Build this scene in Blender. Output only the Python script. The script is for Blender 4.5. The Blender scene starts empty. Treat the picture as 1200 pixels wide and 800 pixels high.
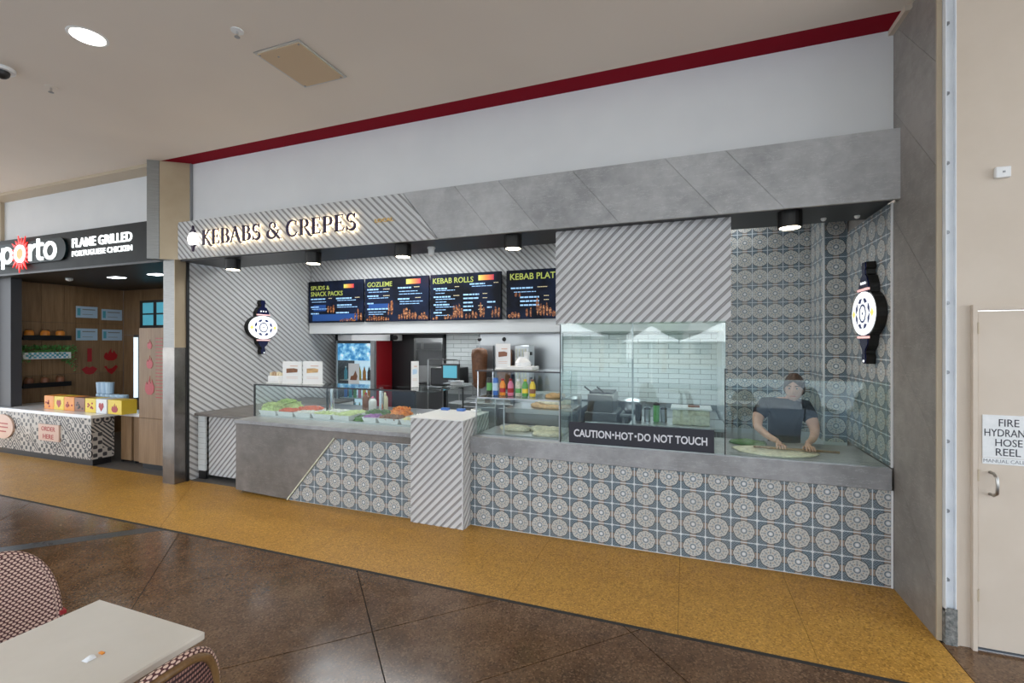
import bpy, bmesh, math, random
from mathutils import Matrix, Vector
random.seed(7)
S = bpy.context.scene
C = S.collection
PI = math.pi

# ------------------------------------------------------------------ camera
cam = bpy.data.objects.new('camera', bpy.data.cameras.new('camera')); C.objects.link(cam)
cam.location = (0, 0, 1.85)
cam.rotation_euler = (PI/2, 0, math.atan(204/546))
cam.data.sensor_width = 36.0
cam.data.lens = 36.0*546/1200
cam.data.shift_y = 1.0/1200
cam.data.clip_start = 0.05; cam.data.clip_end = 300
S.camera = cam

# ------------------------------------------------------------------ world, sun, exposure
w = bpy.data.worlds.new('sky'); S.world = w; w.use_nodes = True
nt = w.node_tree; bg = nt.nodes['Background']
tc = nt.nodes.new('ShaderNodeTexCoord'); sp = nt.nodes.new('ShaderNodeSeparateXYZ')
rp = nt.nodes.new('ShaderNodeValToRGB')
nt.links.new(tc.outputs['Generated'], sp.inputs[0]); nt.links.new(sp.outputs['Z'], rp.inputs[0])
rp.color_ramp.elements[0].position = 0.0; rp.color_ramp.elements[0].color = (.93, .97, 1, 1)
rp.color_ramp.elements[1].position = 0.7; rp.color_ramp.elements[1].color = (.55, .74, 1, 1)
nt.links.new(rp.outputs[0], bg.inputs[0]); bg.inputs[1].default_value = 1.9
sun = bpy.data.objects.new('sun', bpy.data.lights.new('sun', 'SUN')); C.objects.link(sun)
sun.data.energy = 9.0; sun.data.angle = 0.01; sun.data.color = (1, .96, .9)
sun.rotation_euler = Vector((0.35, -0.75, -1.05)).to_track_quat('-Z', 'Y').to_euler()
S.view_settings.view_transform = 'Standard'; S.view_settings.look = 'None'
S.view_settings.gamma = 1.0; S.view_settings.use_curve_mapping = False
S.view_settings.exposure = 0.72

def area(name, loc, rot, sx, sy, power, col):
    l = bpy.data.lights.new(name, 'AREA'); l.shape = 'RECTANGLE'; l.size = sx; l.size_y = sy
    l.energy = power; l.color = col
    o = bpy.data.objects.new(name, l); o.location = loc; o.rotation_euler = rot; C.objects.link(o); return o
# unseen area lamps added to light the shop, kitchens and neighbour; no fittings
area('shop_ceiling_lamp', (-4.2, 5.6, 3.30), (0, 0, 0), 2.6, .9, 30, (.92, .97, 1))
area('shop_ceiling_lamp', (-0.6, 5.6, 3.30), (0, 0, 0), 2.6, .7, 12, (.92, .97, 1))
area('kitchen_fill_lamp', (-1.2, 6.95, 1.985), (0, 0, 0), 2.6, .25, 8, (.90, .97, 1))
area('kitchen_fill_lamp', (-3.6, 6.95, 1.985), (0, 0, 0), 1.6, .25, 4, (.90, .97, 1))
area('back_kitchen_fill_lamp', (-4.6, 8.8, 2.5), (0, 0, 0), .8, .4, 30, (.95, .98, 1))
area('neighbour_fill_lamp', (-9.6, 5.3, 2.93), (0, 0, 0), 2.0, .5, 9, (1, .88, .72))

# ------------------------------------------------------------------ node helpers and materials
class G:
    def __init__(s, m):
        s.t = m.node_tree
    def n(s, typ, **k):
        x = s.t.nodes.new(typ)
        for a, b in k.items(): setattr(x, a, b)
        return x
    def put(s, sock, v):
        if isinstance(v, bpy.types.NodeSocket): s.t.links.new(v, sock)
        elif isinstance(v, (tuple, list)) and len(v) == 3 and sock.type == 'RGBA': sock.default_value = (*v, 1)
        else: sock.default_value = v
    def m(s, op, a, b=0.0, c=None):
        x = s.n('ShaderNodeMath', operation=op); s.put(x.inputs[0], a); s.put(x.inputs[1], b)
        if c is not None: s.put(x.inputs[2], c)
        return x.outputs[0]
    def mix(s, f, a, b):
        x = s.n('ShaderNodeMix', data_type='RGBA'); s.put(x.inputs[0], f); s.put(x.inputs[6], a); s.put(x.inputs[7], b)
        return x.outputs[2]
    def noise(s, vec, scale, detail=3, rough=.5):
        x = s.n('ShaderNodeTexNoise'); s.put(x.inputs['Vector'], vec); x.inputs['Scale'].default_value = scale
        x.inputs['Detail'].default_value = detail; x.inputs['Roughness'].default_value = rough
        return x.outputs[0]
    def ramp(s, f, stops):
        x = s.n('ShaderNodeValToRGB'); s.put(x.inputs[0], f); e = x.color_ramp.elements
        e[0].position, e[0].color = stops[0][0], (*stops[0][1], 1)
        e[1].position, e[1].color = stops[-1][0], (*stops[-1][1], 1)
        for p, c in stops[1:-1]:
            q = e.new(p); q.color = (*c, 1)
        return x.outputs[0]
    def gt(s, a, b): return s.m('GREATER_THAN', a, b)
    def lt(s, a, b): return s.m('LESS_THAN', a, b)

def mat(name, col=(.8, .8, .8), rough=.5, metal=0.0, emit=None, es=1.0, spec=.5, fn=None, bump=None, coat=0):
    m = bpy.data.materials.new(name); m.use_nodes = True
    p = m.node_tree.nodes['Principled BSDF']; g = G(m)
    p.inputs['Base Color'].default_value = (*col, 1); p.inputs['Roughness'].default_value = rough
    p.inputs['Metallic'].default_value = metal; p.inputs['Specular IOR Level'].default_value = spec
    if coat: p.inputs['Coat Weight'].default_value = coat; p.inputs['Coat Roughness'].default_value = .08
    if emit: p.inputs['Emission Color'].default_value = (*emit, 1); p.inputs['Emission Strength'].default_value = es
    if fn:
        c, b = fn(g, p)
        if c is not None: g.put(p.inputs['Base Color'], c)
        if b is not None:
            bn = g.n('ShaderNodeBump'); bn.inputs['Strength'].default_value = b[1]; bn.inputs['Distance'].default_value = b[2]
            g.put(bn.inputs['Height'], b[0]); g.put(p.inputs['Normal'], bn.outputs[0])
    return m
def objco(g): return g.n('ShaderNodeTexCoord').outputs['Object']
def world(g): return g.n('ShaderNodeNewGeometry').outputs['Position']
def mottled(a, b, scale, detail=4, bump=.1, dist=.002):
    def f(g, p):
        n = g.noise(world(g), scale, detail, .6)
        return g.ramp(n, [(.3, a), (.7, b)]), (n, bump, dist)
    return f

M = {}
M['white_wall'] = mat('white_wall_paint', rough=.75, fn=mottled((.72, .72, .715), (.77, .77, .76), 1.3, 3, .02))
M['ceiling'] = mat('ceiling_paint', rough=.8, fn=mottled((.74, .66, .575), (.78, .70, .61), .8, 2, .02))
M['cream'] = mat('cream_paint', rough=.55, fn=mottled((.58, .49, .395), (.62, .53, .435), 3, 4, .05))
M['cream_dark'] = mat('tan_metal_trim', (.50, .41, .29), .45)
M['red'] = mat('red_paint', (.26, .006, .018), .8, spec=.1)
M['rib'] = mat('ribbed_board_paint', rough=.5, fn=mottled((.60, .595, .59), (.66, .655, .65), 2, 3, .02))
M['groove'] = mat('ribbed_board_groove_shade', (.36, .35, .34), .6)  # greyer than the ribs: shade in the grooves put into the colour
def stone_fn(a, b, c):
    def f(g, p):
        v = world(g)
        n1 = g.noise(v, 1.4, 8, .62); n2 = g.noise(v, 9, 6, .6)
        r = g.m('ADD', g.m('MULTIPLY', n1, .65), g.m('MULTIPLY', n2, .35))
        oi = g.n('ShaderNodeObjectInfo').outputs['Random']
        r = g.m('ADD', r, g.m('MULTIPLY', g.m('SUBTRACT', oi, .5), .07))
        mp = g.n('ShaderNodeMapping'); g.put(mp.inputs[0], v); mp.inputs['Rotation'].default_value = (0, .7, .5); mp.inputs['Scale'].default_value = (1, 1, 5)
        vein = g.noise(mp.outputs[0], 2.2, 5, .7)
        ve = g.lt(g.m('ABSOLUTE', g.m('SUBTRACT', vein, .5)), .006)
        col = g.ramp(r, [(.36, a), (.5, b), (.64, c)])
        return g.mix(g.m('MULTIPLY', ve, .35), col, (min(1, c[0]*1.3), min(1, c[1]*1.3), min(1, c[2]*1.3))), (n2, .06, .002)
    return f
M['stone'] = mat('pale_grey_stone_laminate', rough=.5, fn=stone_fn((.29, .29, .288), (.39, .387, .382), (.49, .487, .48)))
M['stone_dark'] = mat('warm_grey_stone_laminate', rough=.42, fn=stone_fn((.135, .12, .105), (.185, .165, .148), (.245, .22, .2)))
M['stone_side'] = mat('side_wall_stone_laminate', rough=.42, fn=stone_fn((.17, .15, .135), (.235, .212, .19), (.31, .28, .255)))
M['stone_edge'] = mat('counter_top_stone', rough=.3, fn=stone_fn((.24, .24, .24), (.32, .32, .325), (.42, .42, .43)))
M['black'] = mat('black_board', (.012, .012, .013), .35)
M['soffit'] = mat('dark_soffit', (.010, .010, .011), .4)
M['black_metal'] = mat('black_metal', (.015, .014, .013), .35, .4)
M['dark'] = mat('dark_grey', (.05, .05, .055), .5)
M['steel'] = mat('brushed_steel', (.52, .53, .54), .28, .95, fn=lambda g, p: (None, (g.noise(world(g), 180, 2), .03, .001)))
def colsteel(g, p):
    mp = g.n('ShaderNodeMapping'); g.put(mp.inputs[0], world(g)); mp.inputs['Scale'].default_value = (1, 1, 40)
    n = g.noise(mp.outputs[0], 6, 3)
    return g.ramp(n, [(.3, (.25, .245, .235)), (.7, (.33, .325, .31))]), (n, .02, .001)
M['column_steel'] = mat('satin_column_steel', rough=.42, metal=.7, fn=colsteel)
M['column_gold'] = mat('champagne_column_steel', rough=.4, metal=.45, fn=lambda g, p: (g.ramp(g.noise(world(g), 3, 3), [(.3, (.42, .33, .22)), (.7, (.48, .385, .265))]), None))
M['column_dark'] = mat('scuffed_kick_steel', rough=.22, metal=.9, fn=lambda g, p: (g.ramp(g.noise(world(g), 5, 5), [(.3, (.20, .18, .165)), (.7, (.30, .275, .25))]), None))
M['steel_dark'] = mat('dull_steel', (.30, .31, .32), .35, .8)
M['white'] = mat('white_plastic', (.80, .80, .79), .35)
M['white_gloss'] = mat('white_melamine', (.82, .83, .84), .18)
M['channel'] = mat('white_metal_channel', rough=.45, fn=mottled((.70, .73, .76), (.78, .80, .82), 8, 5, .03))
M['concrete'] = mat('rough_concrete_foot', rough=.9, fn=mottled((.07, .08, .075), (.30, .29, .27), 45, 6, .6, .01))
M['grout'] = mat('pale_grout', (.62, .66, .68), .7)
M['chrome'] = mat('chrome', (.7, .7, .7), .12, 1)
M['copper'] = mat('aged_steel', (.42, .40, .37), .3, 1)
M['navy'] = mat('navy_acrylic', (.010, .012, .055), .2)
M['lamp_white'] = mat('lit_white_acrylic', (1, 1, 1), .3, emit=(.93, .97, 1), es=.55)
M['lamp_blue'] = mat('navy_print_on_lit_acrylic', (.02, .03, .12), .3, emit=(.10, .12, .30), es=.1)
M['lamp_yellow'] = mat('yellow_print_on_lit_acrylic', (.9, .6, .12), .3, emit=(1, .68, .2), es=.45)
M['lamp_pink'] = mat('pink_print_on_lit_acrylic', (.9, .5, .5), .3, emit=(1, .60, .55), es=.4)
M['halo'] = mat('warm_back_light', (1, .9, .7), .5, emit=(1, .80, .52), es=5)
M['bulb'] = mat('lit_bulb_face', (1, 1, 1), .5, emit=(1, .86, .62), es=8)
M['downlight'] = mat('lit_downlight_face', (1, 1, 1), .5, emit=(1, .94, .84), es=7)
M['spot_cool'] = mat('cool_lit_face', (1, 1, 1), .5, emit=(.9, .96, 1), es=6)
M['letter'] = mat('dark_purple_letter_face', (.030, .016, .055), .3)
M['lit_white'] = mat('lit_letter_white', (1, 1, 1), .4, emit=(.92, 1, 1), es=.75)
M['lit_red'] = mat('lit_red', (.8, .04, .03), .4, emit=(1, .04, .035), es=.45)
M['lit_orange'] = mat('lit_orange', (1, .3, .1), .4, emit=(1, .28, .08), es=.6)
M['gold'] = mat('gold_letter', (.85, .62, .28), .25, .9, emit=(1, .75, .35), es=.08)
M['sign_black'] = mat('black_sign_panel', rough=.5, spec=.2, fn=mottled((.008, .010, .010), (.018, .02, .019), 4, 3, .02))
M['dark_teal'] = mat('dark_letter_backing', (.004, .014, .016), .4, spec=.2)
M['sticker'] = mat('charcoal_sticker', (.022, .022, .032), .45)
M['print_white'] = mat('white_lettering', (.72, .72, .75), .45)
M['print_black'] = mat('black_lettering', (.04, .04, .05), .6)
M['sign_white'] = mat('white_sign_plate', rough=.3, fn=mottled((.72, .73, .72), (.80, .80, .79), 30, 4, .02))
M['screen'] = mat('menu_screen', (.008, .009, .016), .5, spec=.15, fn=lambda g, p: (g.ramp(g.noise(world(g), 2.2, 4), [(.4, (.006, .007, .012)), (.6, (.012, .02, .05)), (.75, (.03, .02, .035))]), None))
M['scr_yellow'] = mat('lit_yellow_lettering', (.34, .38, .09), .5, emit=(.60, .68, .12), es=.22)
M['scr_blue'] = mat('lit_pale_blue_lettering', (.3, .5, .8), .5, emit=(.26, .46, .68), es=.42)
M['scr_deepblue'] = mat('lit_blue_band', (.01, .05, .2), .5, emit=(.012, .07, .25), es=.30)
M['scr_cream'] = mat('lit_cream_price', (.7, .6, .4), .5, emit=(.5, .40, .22), es=.4)
def food_screen(g, p):
    n = g.noise(world(g), 30, 6, .7)
    c = g.ramp(n, [(.42, (.015, .008, .006)), (.52, (.25, .07, .02)), (.62, (.62, .30, .12)), (.72, (.65, .55, .4))])
    g.put(p.inputs['Emission Color'], c); p.inputs['Emission Strength'].default_value = .25
    return c, None
M['scr_food'] = mat('lit_food_pictures', rough=.4, fn=food_screen)
def grad_fn(g, p):
    x = g.n('ShaderNodeSeparateXYZ'); g.put(x.inputs[0], g.n('ShaderNodeTexCoord').outputs['Generated'])
    c = g.ramp(x.outputs[0], [(0, (.6, .62, .12)), (.5, (.75, .22, .05)), (1, (.45, .02, .06))])
    g.put(p.inputs['Emission Color'], c); p.inputs['Emission Strength'].default_value = .4
    return c, None
M['scr_badge'] = mat('lit_yellow_to_red_badge', rough=.4, fn=grad_fn)

def tile_fn(g, p):
    v = objco(g); s = g.n('ShaderNodeSeparateXYZ'); g.put(s.inputs[0], v)
    H = .098
    x = g.m('DIVIDE', s.outputs[0], H); y = g.m('DIVIDE', s.outputs[2], H)
    ax = g.m('ABSOLUTE', x); ay = g.m('ABSOLUTE', y)
    r = g.m('SQRT', g.m('ADD', g.m('MULTIPLY', x, x), g.m('MULTIPLY', y, y)))
    a = g.m('ARCTAN2', y, x)
    c8 = g.m('COSINE', g.m('MULTIPLY', a, 8.0)); c4 = g.m('COSINE', g.m('MULTIPLY', a, 4.0)); c16 = g.m('COSINE', g.m('MULTIPLY', a, 16.0))
    d = g.m('ADD', ax, ay)
    BL = (.075, .125, .165); DK = (.035, .05, .065); CR = (.58, .57, .53); GY = (.25, .29, .31); TAN = (.33, .25, .19); PALE = (.68, .70, .70)
    col = BL
    band = g.gt(g.m('SINE', g.m('MULTIPLY', d, 34.0)), .35)
    col = g.mix(g.m('MULTIPLY', band, .65), col, (.30, .38, .42))
    leaf = g.gt(g.m('SINE', g.m('MULTIPLY', g.m('SUBTRACT', ax, ay), 24.0)), .5)
    col = g.mix(g.m('MULTIPLY', leaf, .45), col, DK)
    col = g.mix(g.gt(d, 1.82), col, PALE)
    # tan patches where two tiles meet, at the middle of each side
    mxx = g.m('MAXIMUM', ax, ay); mnn = g.m('MINIMUM', ax, ay)
    col = g.mix(g.m('MULTIPLY', g.gt(mxx, .78), g.lt(mnn, .30)), col, DK)
    col = g.mix(g.m('MULTIPLY', g.gt(mxx, .80), g.lt(mnn, .24)), col, TAN)
    # medallion
    R = g.m('ADD', .80, g.m('MULTIPLY', c8, .02))
    col = g.mix(g.lt(r, g.m('ADD', R, .05)), col, DK)
    col = g.mix(g.lt(r, R), col, CR)
    ring = lambda lo, hi: g.m('MULTIPLY', g.gt(r, lo), g.lt(r, hi))
    col = g.mix(g.m('MULTIPLY', ring(.60, .70), g.gt(c16, .1)), col, GY)
    col = g.mix(g.m('MULTIPLY', ring(.34, .55), g.gt(c8, .45)), col, GY)
    col = g.mix(g.m('MULTIPLY', ring(.40, .48), g.lt(c8, -.6)), col, TAN)
    col = g.mix(ring(.17, .26), col, (.12, .19, .25))
    col = g.mix(g.lt(r, .11), col, (.75, .78, .8))
    oi = g.n('ShaderNodeObjectInfo').outputs['Random']
    col = g.mix(g.m('MULTIPLY', oi, .18), col, (.30, .27, .23))
    n = g.noise(world(g), 60, 3)
    col = g.mix(g.m('MULTIPLY', n, .15), col, (.42, .40, .37))
    g.put(p.inputs['Base Color'], col)
    return None, None
M['tile'] = mat('patterned_blue_grey_tile', rough=.32, fn=tile_fn)
M['subway'] = mat('white_glazed_wall_tile', rough=.12, fn=lambda g, p: (g.mix(g.m('MULTIPLY', g.n('ShaderNodeObjectInfo').outputs['Random'], .25), (.72, .75, .74), (.62, .66, .66)), None))
M['subway_grout'] = mat('grey_grout', (.28, .30, .30), .8)

def terrazzo(base, dark, lite, rough0):
    def f(g, p):
        v = world(g)
        vo = g.n('ShaderNodeTexVoronoi'); g.put(vo.inputs['Vector'], v); vo.inputs['Scale'].default_value = 105
        sc = g.n('ShaderNodeSeparateColor'); g.put(sc.inputs[0], vo.outputs['Color'])
        big = g.noise(v, .9, 6, .65); mid = g.noise(v, 5, 4, .6)
        t = g.m('ADD', g.m('MULTIPLY', big, .6), g.m('MULTIPLY', mid, .4))
        col = g.ramp(t, [(.33, dark), (.5, base), (.68, lite)])
        col = g.mix(g.m('MULTIPLY', g.gt(sc.outputs[0], .80), .32), col, tuple(min(1, q*1.7+.01) for q in lite))
        col = g.mix(g.m('MULTIPLY', g.lt(sc.outputs[1], .25), .45), col, tuple(q*.35 for q in dark))
        rr = g.m('ADD', rough0, g.m('MULTIPLY', g.m('SUBTRACT', mid, .5), .22))
        g.put(p.inputs['Roughness'], rr)
        return col, (g.noise(v, 40, 3), .02, .002)
    return f
M['floor'] = mat('polished_brown_aggregate', fn=terrazzo((.118, .062, .029), (.066, .034, .016), (.185, .105, .054), .17))
M['floor_yellow'] = mat('ochre_aggregate', fn=terrazzo((.42, .215, .036), (.36, .175, .026), (.48, .26, .052), .42))
M['floor_yellow'].node_tree.nodes['Principled BSDF'].inputs['Specular IOR Level'].default_value = .3
M['floor_blue'] = mat('blue_grey_floor_band', fn=terrazzo((.045, .05, .055), (.03, .035, .04), (.065, .07, .075), .3))
M['joint'] = mat('dark_floor_joint', (.02, .017, .014), .8)
M['kitchen_floor'] = mat('kitchen_floor_vinyl', rough=.5, fn=mottled((.08, .075, .07), (.12, .11, .10), 20))
M['paving'] = mat('terrace_paving', rough=.7, fn=mottled((.17, .19, .21), (.24, .26, .28), 2, 5))
M['foliage'] = mat('far_foliage', rough=.8, fn=mottled((.02, .05, .015), (.09, .15, .05), 4, 6))
M['render_wall'] = mat('pale_far_render', rough=.8, fn=mottled((.20, .19, .18), (.28, .26, .24), 1))
M['canvas'] = mat('white_canvas', (.82, .82, .80), .7)
def wood_fn(a, b, c):
    def f(g, p):
        v = world(g)
        mp = g.n('ShaderNodeMapping'); g.put(mp.inputs[0], v); mp.inputs['Scale'].default_value = (3, 3, .35)
        n = g.noise(mp.outputs[0], 4, 6, .6)
        mp2 = g.n('ShaderNodeMapping'); g.put(mp2.inputs[0], v); mp2.inputs['Scale'].default_value = (1, 1, .03)
        s = g.noise(mp2.outputs[0], 60, 3, .6)
        t = g.m('ADD', g.m('MULTIPLY', n, .6), g.m('MULTIPLY', s, .4))
        oi = g.n('ShaderNodeObjectInfo').outputs['Random']
        t = g.m('ADD', t, g.m('MULTIPLY', g.m('SUBTRACT', oi, .5), .12))
        return g.ramp(t, [(.32, a), (.5, b), (.68, c)]), (s, .05, .001)
    return f
M['wood'] = mat('oak_board', rough=.5, fn=wood_fn((.17, .095, .043), (.245, .145, .070), (.32, .20, .105)))
M['wood_dark'] = mat('bamboo_frame', rough=.4, fn=wood_fn((.10, .05, .02), (.18, .095, .035), (.26, .15, .06)))
def weave_fn(g, p):
    uv = g.n('ShaderNodeUVMap').outputs[0]; s = g.n('ShaderNodeSeparateXYZ'); g.put(s.inputs[0], uv)
    P = .021
    row = g.m('FLOOR', g.m('DIVIDE', s.outputs[1], P*.52))
    off = g.m('MULTIPLY', g.m('MODULO', g.m('ABSOLUTE', row), 2.0), .5)
    fx = g.m('FRACT', g.m('ADD', g.m('DIVIDE', s.outputs[0], P), off))
    fy = g.m('FRACT', g.m('DIVIDE', s.outputs[1], P*.52))
    a = g.m('DIVIDE', g.m('SUBTRACT', fx, .5), .34); b = g.m('DIVIDE', g.m('SUBTRACT', fy, .5), .42)
    dd = g.m('ADD', g.m('MULTIPLY', a, a), g.m('MULTIPLY', b, b))
    k = g.lt(dd, 1.0)
    return g.mix(k, (.075, .018, .018), (.66, .46, .36)), (k, .5, .0015)
M['weave'] = mat('red_and_cream_woven_cane', rough=.55, fn=weave_fn)
def stripe_fn(g, p):
    uv = g.n('ShaderNodeUVMap').outputs[0]; s = g.n('ShaderNodeSeparateXYZ'); g.put(s.inputs[0], uv)
    k = g.m('MULTIPLY', g.gt(g.m('FRACT', g.m('DIVIDE', s.outputs[1], .017)), .5), g.gt(g.m('FRACT', g.m('DIVIDE', s.outputs[0], .010)), .3))
    return g.mix(k, (.035, .014, .016), (.33, .17, .13)), (k, .4, .001)
M['weave_back'] = mat('rear_woven_cane', rough=.6, fn=stripe_fn)
M['band_red'] = mat('red_cane_binding', (.35, .02, .025), .45)
M['table_top'] = mat('cream_table_top', rough=.22, fn=mottled((.66, .60, .51), (.71, .65, .56), 3, 4, .01))
M['grey_chair'] = mat('grey_chair_plastic', (.11, .13, .15), .5)
M['red_chair'] = mat('dark_red_chair', (.14, .018, .02), .5)
M['skin'] = mat('skin', (.62, .36, .26), .5, fn=lambda g, p: (g.ramp(g.noise(objco(g), 9, 4), [(.3, (.55, .30, .215)), (.7, (.66, .40, .30))]), None))
M['hair'] = mat('dark_brown_hair', rough=.45, fn=lambda g, p: (g.ramp(g.noise(objco(g), 60, 4), [(.3, (.018, .009, .005)), (.7, (.07, .035, .018))]), (g.noise(objco(g), 120, 3), .4, .003)))
M['shirt'] = mat('black_cotton', (.008, .009, .014), .8)
M['trousers'] = mat('dark_trousers', (.03, .035, .05), .8)
M['lip'] = mat('lips', (.50, .15, .13), .4)
M['eye'] = mat('eye_dark', (.02, .012, .01), .2)
M['eye_white'] = mat('eye_white', (.45, .43, .40), .3)
def col_mat(n, c, r=.5, s=25, v=.25):
    lo = tuple(max(0, q*(1-v)) for q in c); hi = tuple(min(1, q*(1+v)) for q in c)
    M[n] = mat(n.replace(' ', '_'), rough=r, fn=mottled(lo, hi, s, 4, .2, .002)); return M[n]
for n, c, r in (('lettuce', (.50, .62, .24), .5), ('tomato', (.78, .17, .08), .3), ('onion', (.80, .80, .78), .3), ('cucumber', (.58, .66, .34), .3),
                ('parsley', (.06, .17, .03), .5), ('cabbage', (.36, .14, .42), .4), ('patty', (.22, .09, .035), .5), ('carrot', (.85, .27, .03), .4),
                ('cheese', (.82, .72, .42), .5), ('dough', (.72, .66, .50), .6), ('spinach', (.13, .22, .09), .6), ('meat', (.20, .085, .04), .5),
                ('bread', (.55, .35, .16), .6), ('card', (.52, .36, .22), .7), ('cream_tub', (.62, .62, .48), .4)):
    col_mat(n, c, r)
for n, c in (('p_red', (.40, .010, .015)), ('p_yellow', (.85, .62, .06)), ('p_orange', (.85, .30, .04)), ('p_blue', (.06, .18, .55)), ('p_green', (.12, .38, .10)),
             ('p_pink', (.75, .22, .35)), ('p_black', (.02, .02, .02)), ('p_white', (.8, .8, .8)), ('p_teal', (.10, .42, .55)), ('p_brown', (.25, .10, .05)),
             ('p_purple', (.25, .08, .3)), ('p_cream', (.75, .66, .45)), ('p_peach', (.68, .46, .36)), ('p_paleblue', (.45, .62, .78))):
    M[n] = mat(n[2:] + '_print', c, .4)
M['fridge_glow'] = mat('lit_fridge_inside', (.8, .9, 1), .5, emit=(.62, .80, .95), es=.42)
M['fridge_poster'] = mat('lit_blue_header', rough=.4, fn=lambda g, p: ((lambda c: (g.put(p.inputs['Emission Color'], c), p.inputs['Emission Strength'].__setattr__('default_value', .42), c)[2])(g.ramp(g.noise(world(g), 9, 4), [(.4, (.03, .20, .45)), (.55, (.25, .55, .75)), (.65, (.75, .88, .95))])), None))
M['led_strip'] = mat('lit_led_strip', (1, 1, 1), .5, emit=(.70, .90, 1), es=.7)
M['screen_blue'] = mat('lit_till_screen', (.1, .4, .5), .3, emit=(.06, .30, .42), es=.3)
M['fridge_red'] = mat('red_fridge_side', (.40, .008, .015), .35)
def mosaic_fn(g, p):
    s = g.n('ShaderNodeSeparateXYZ'); g.put(s.inputs[0], world(g))
    u = g.m('DIVIDE', g.m('ADD', s.outputs[0], s.outputs[1]), .124); v = g.m('DIVIDE', s.outputs[2], .124)
    cx = g.n('ShaderNodeCombineXYZ'); g.put(cx.inputs[0], g.m('FLOOR', u)); g.put(cx.inputs[1], g.m('FLOOR', v))
    wn = g.n('ShaderNodeTexWhiteNoise'); g.put(wn.inputs[0], cx.outputs[0]); q = wn.outputs['Value']
    fx = g.m('SUBTRACT', g.m('FRACT', u), .5); fy = g.m('SUBTRACT', g.m('FRACT', v), .5)
    r = g.m('SQRT', g.m('ADD', g.m('MULTIPLY', fx, fx), g.m('MULTIPLY', fy, fy)))
    ringp = g.gt(g.m('SINE', g.m('MULTIPLY', r, 18.0)), .0)
    diag = g.gt(g.m('SINE', g.m('MULTIPLY', g.m('ADD', fx, fy), 13.0)), .0)
    star = g.gt(g.m('MULTIPLY', g.m('SINE', g.m('MULTIPLY', fx, 6.3)), g.m('SINE', g.m('MULTIPLY', fy, 6.3))), .1)
    a = g.mix(g.gt(q, .3), ringp, diag); a = g.mix(g.gt(q, .55), a, star); a = g.mix(g.gt(q, .85), a, g.lt(r, .2))
    return g.mix(a, (.50, .46, .41), (.045, .045, .05)), None
M['mosaic'] = mat('black_and_white_printed_tiles', rough=.35, fn=mosaic_fn)

def glass(name, tint=(.95, .985, .97), k=1.0):
    m = bpy.data.materials.new(name); m.use_nodes = True; t = m.node_tree; t.nodes.clear(); g = G(m)
    out = g.n('ShaderNodeOutputMaterial'); tr = g.n('ShaderNodeBsdfTransparent'); gl = g.n('ShaderNodeBsdfGlossy'); mx = g.n('ShaderNodeMixShader')
    tr.inputs[0].default_value = (*tint, 1); gl.inputs['Roughness'].default_value = 0.0
    lw = g.n('ShaderNodeLayerWeight'); lw.inputs[0].default_value = .5
    f = g.m('ADD', .045*k, g.m('MULTIPLY', .95, g.m('POWER', lw.outputs['Facing'], 5.0)))
    g.put(mx.inputs[0], f); t.links.new(tr.outputs[0], mx.inputs[1]); t.links.new(gl.outputs[0], mx.inputs[2]); t.links.new(mx.outputs[0], out.inputs[0])
    return m
M['glass'] = glass('clear_glass')
M['glass_front'] = glass('green_tinted_front_glass', (.90, .965, .95), 1.45)

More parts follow.
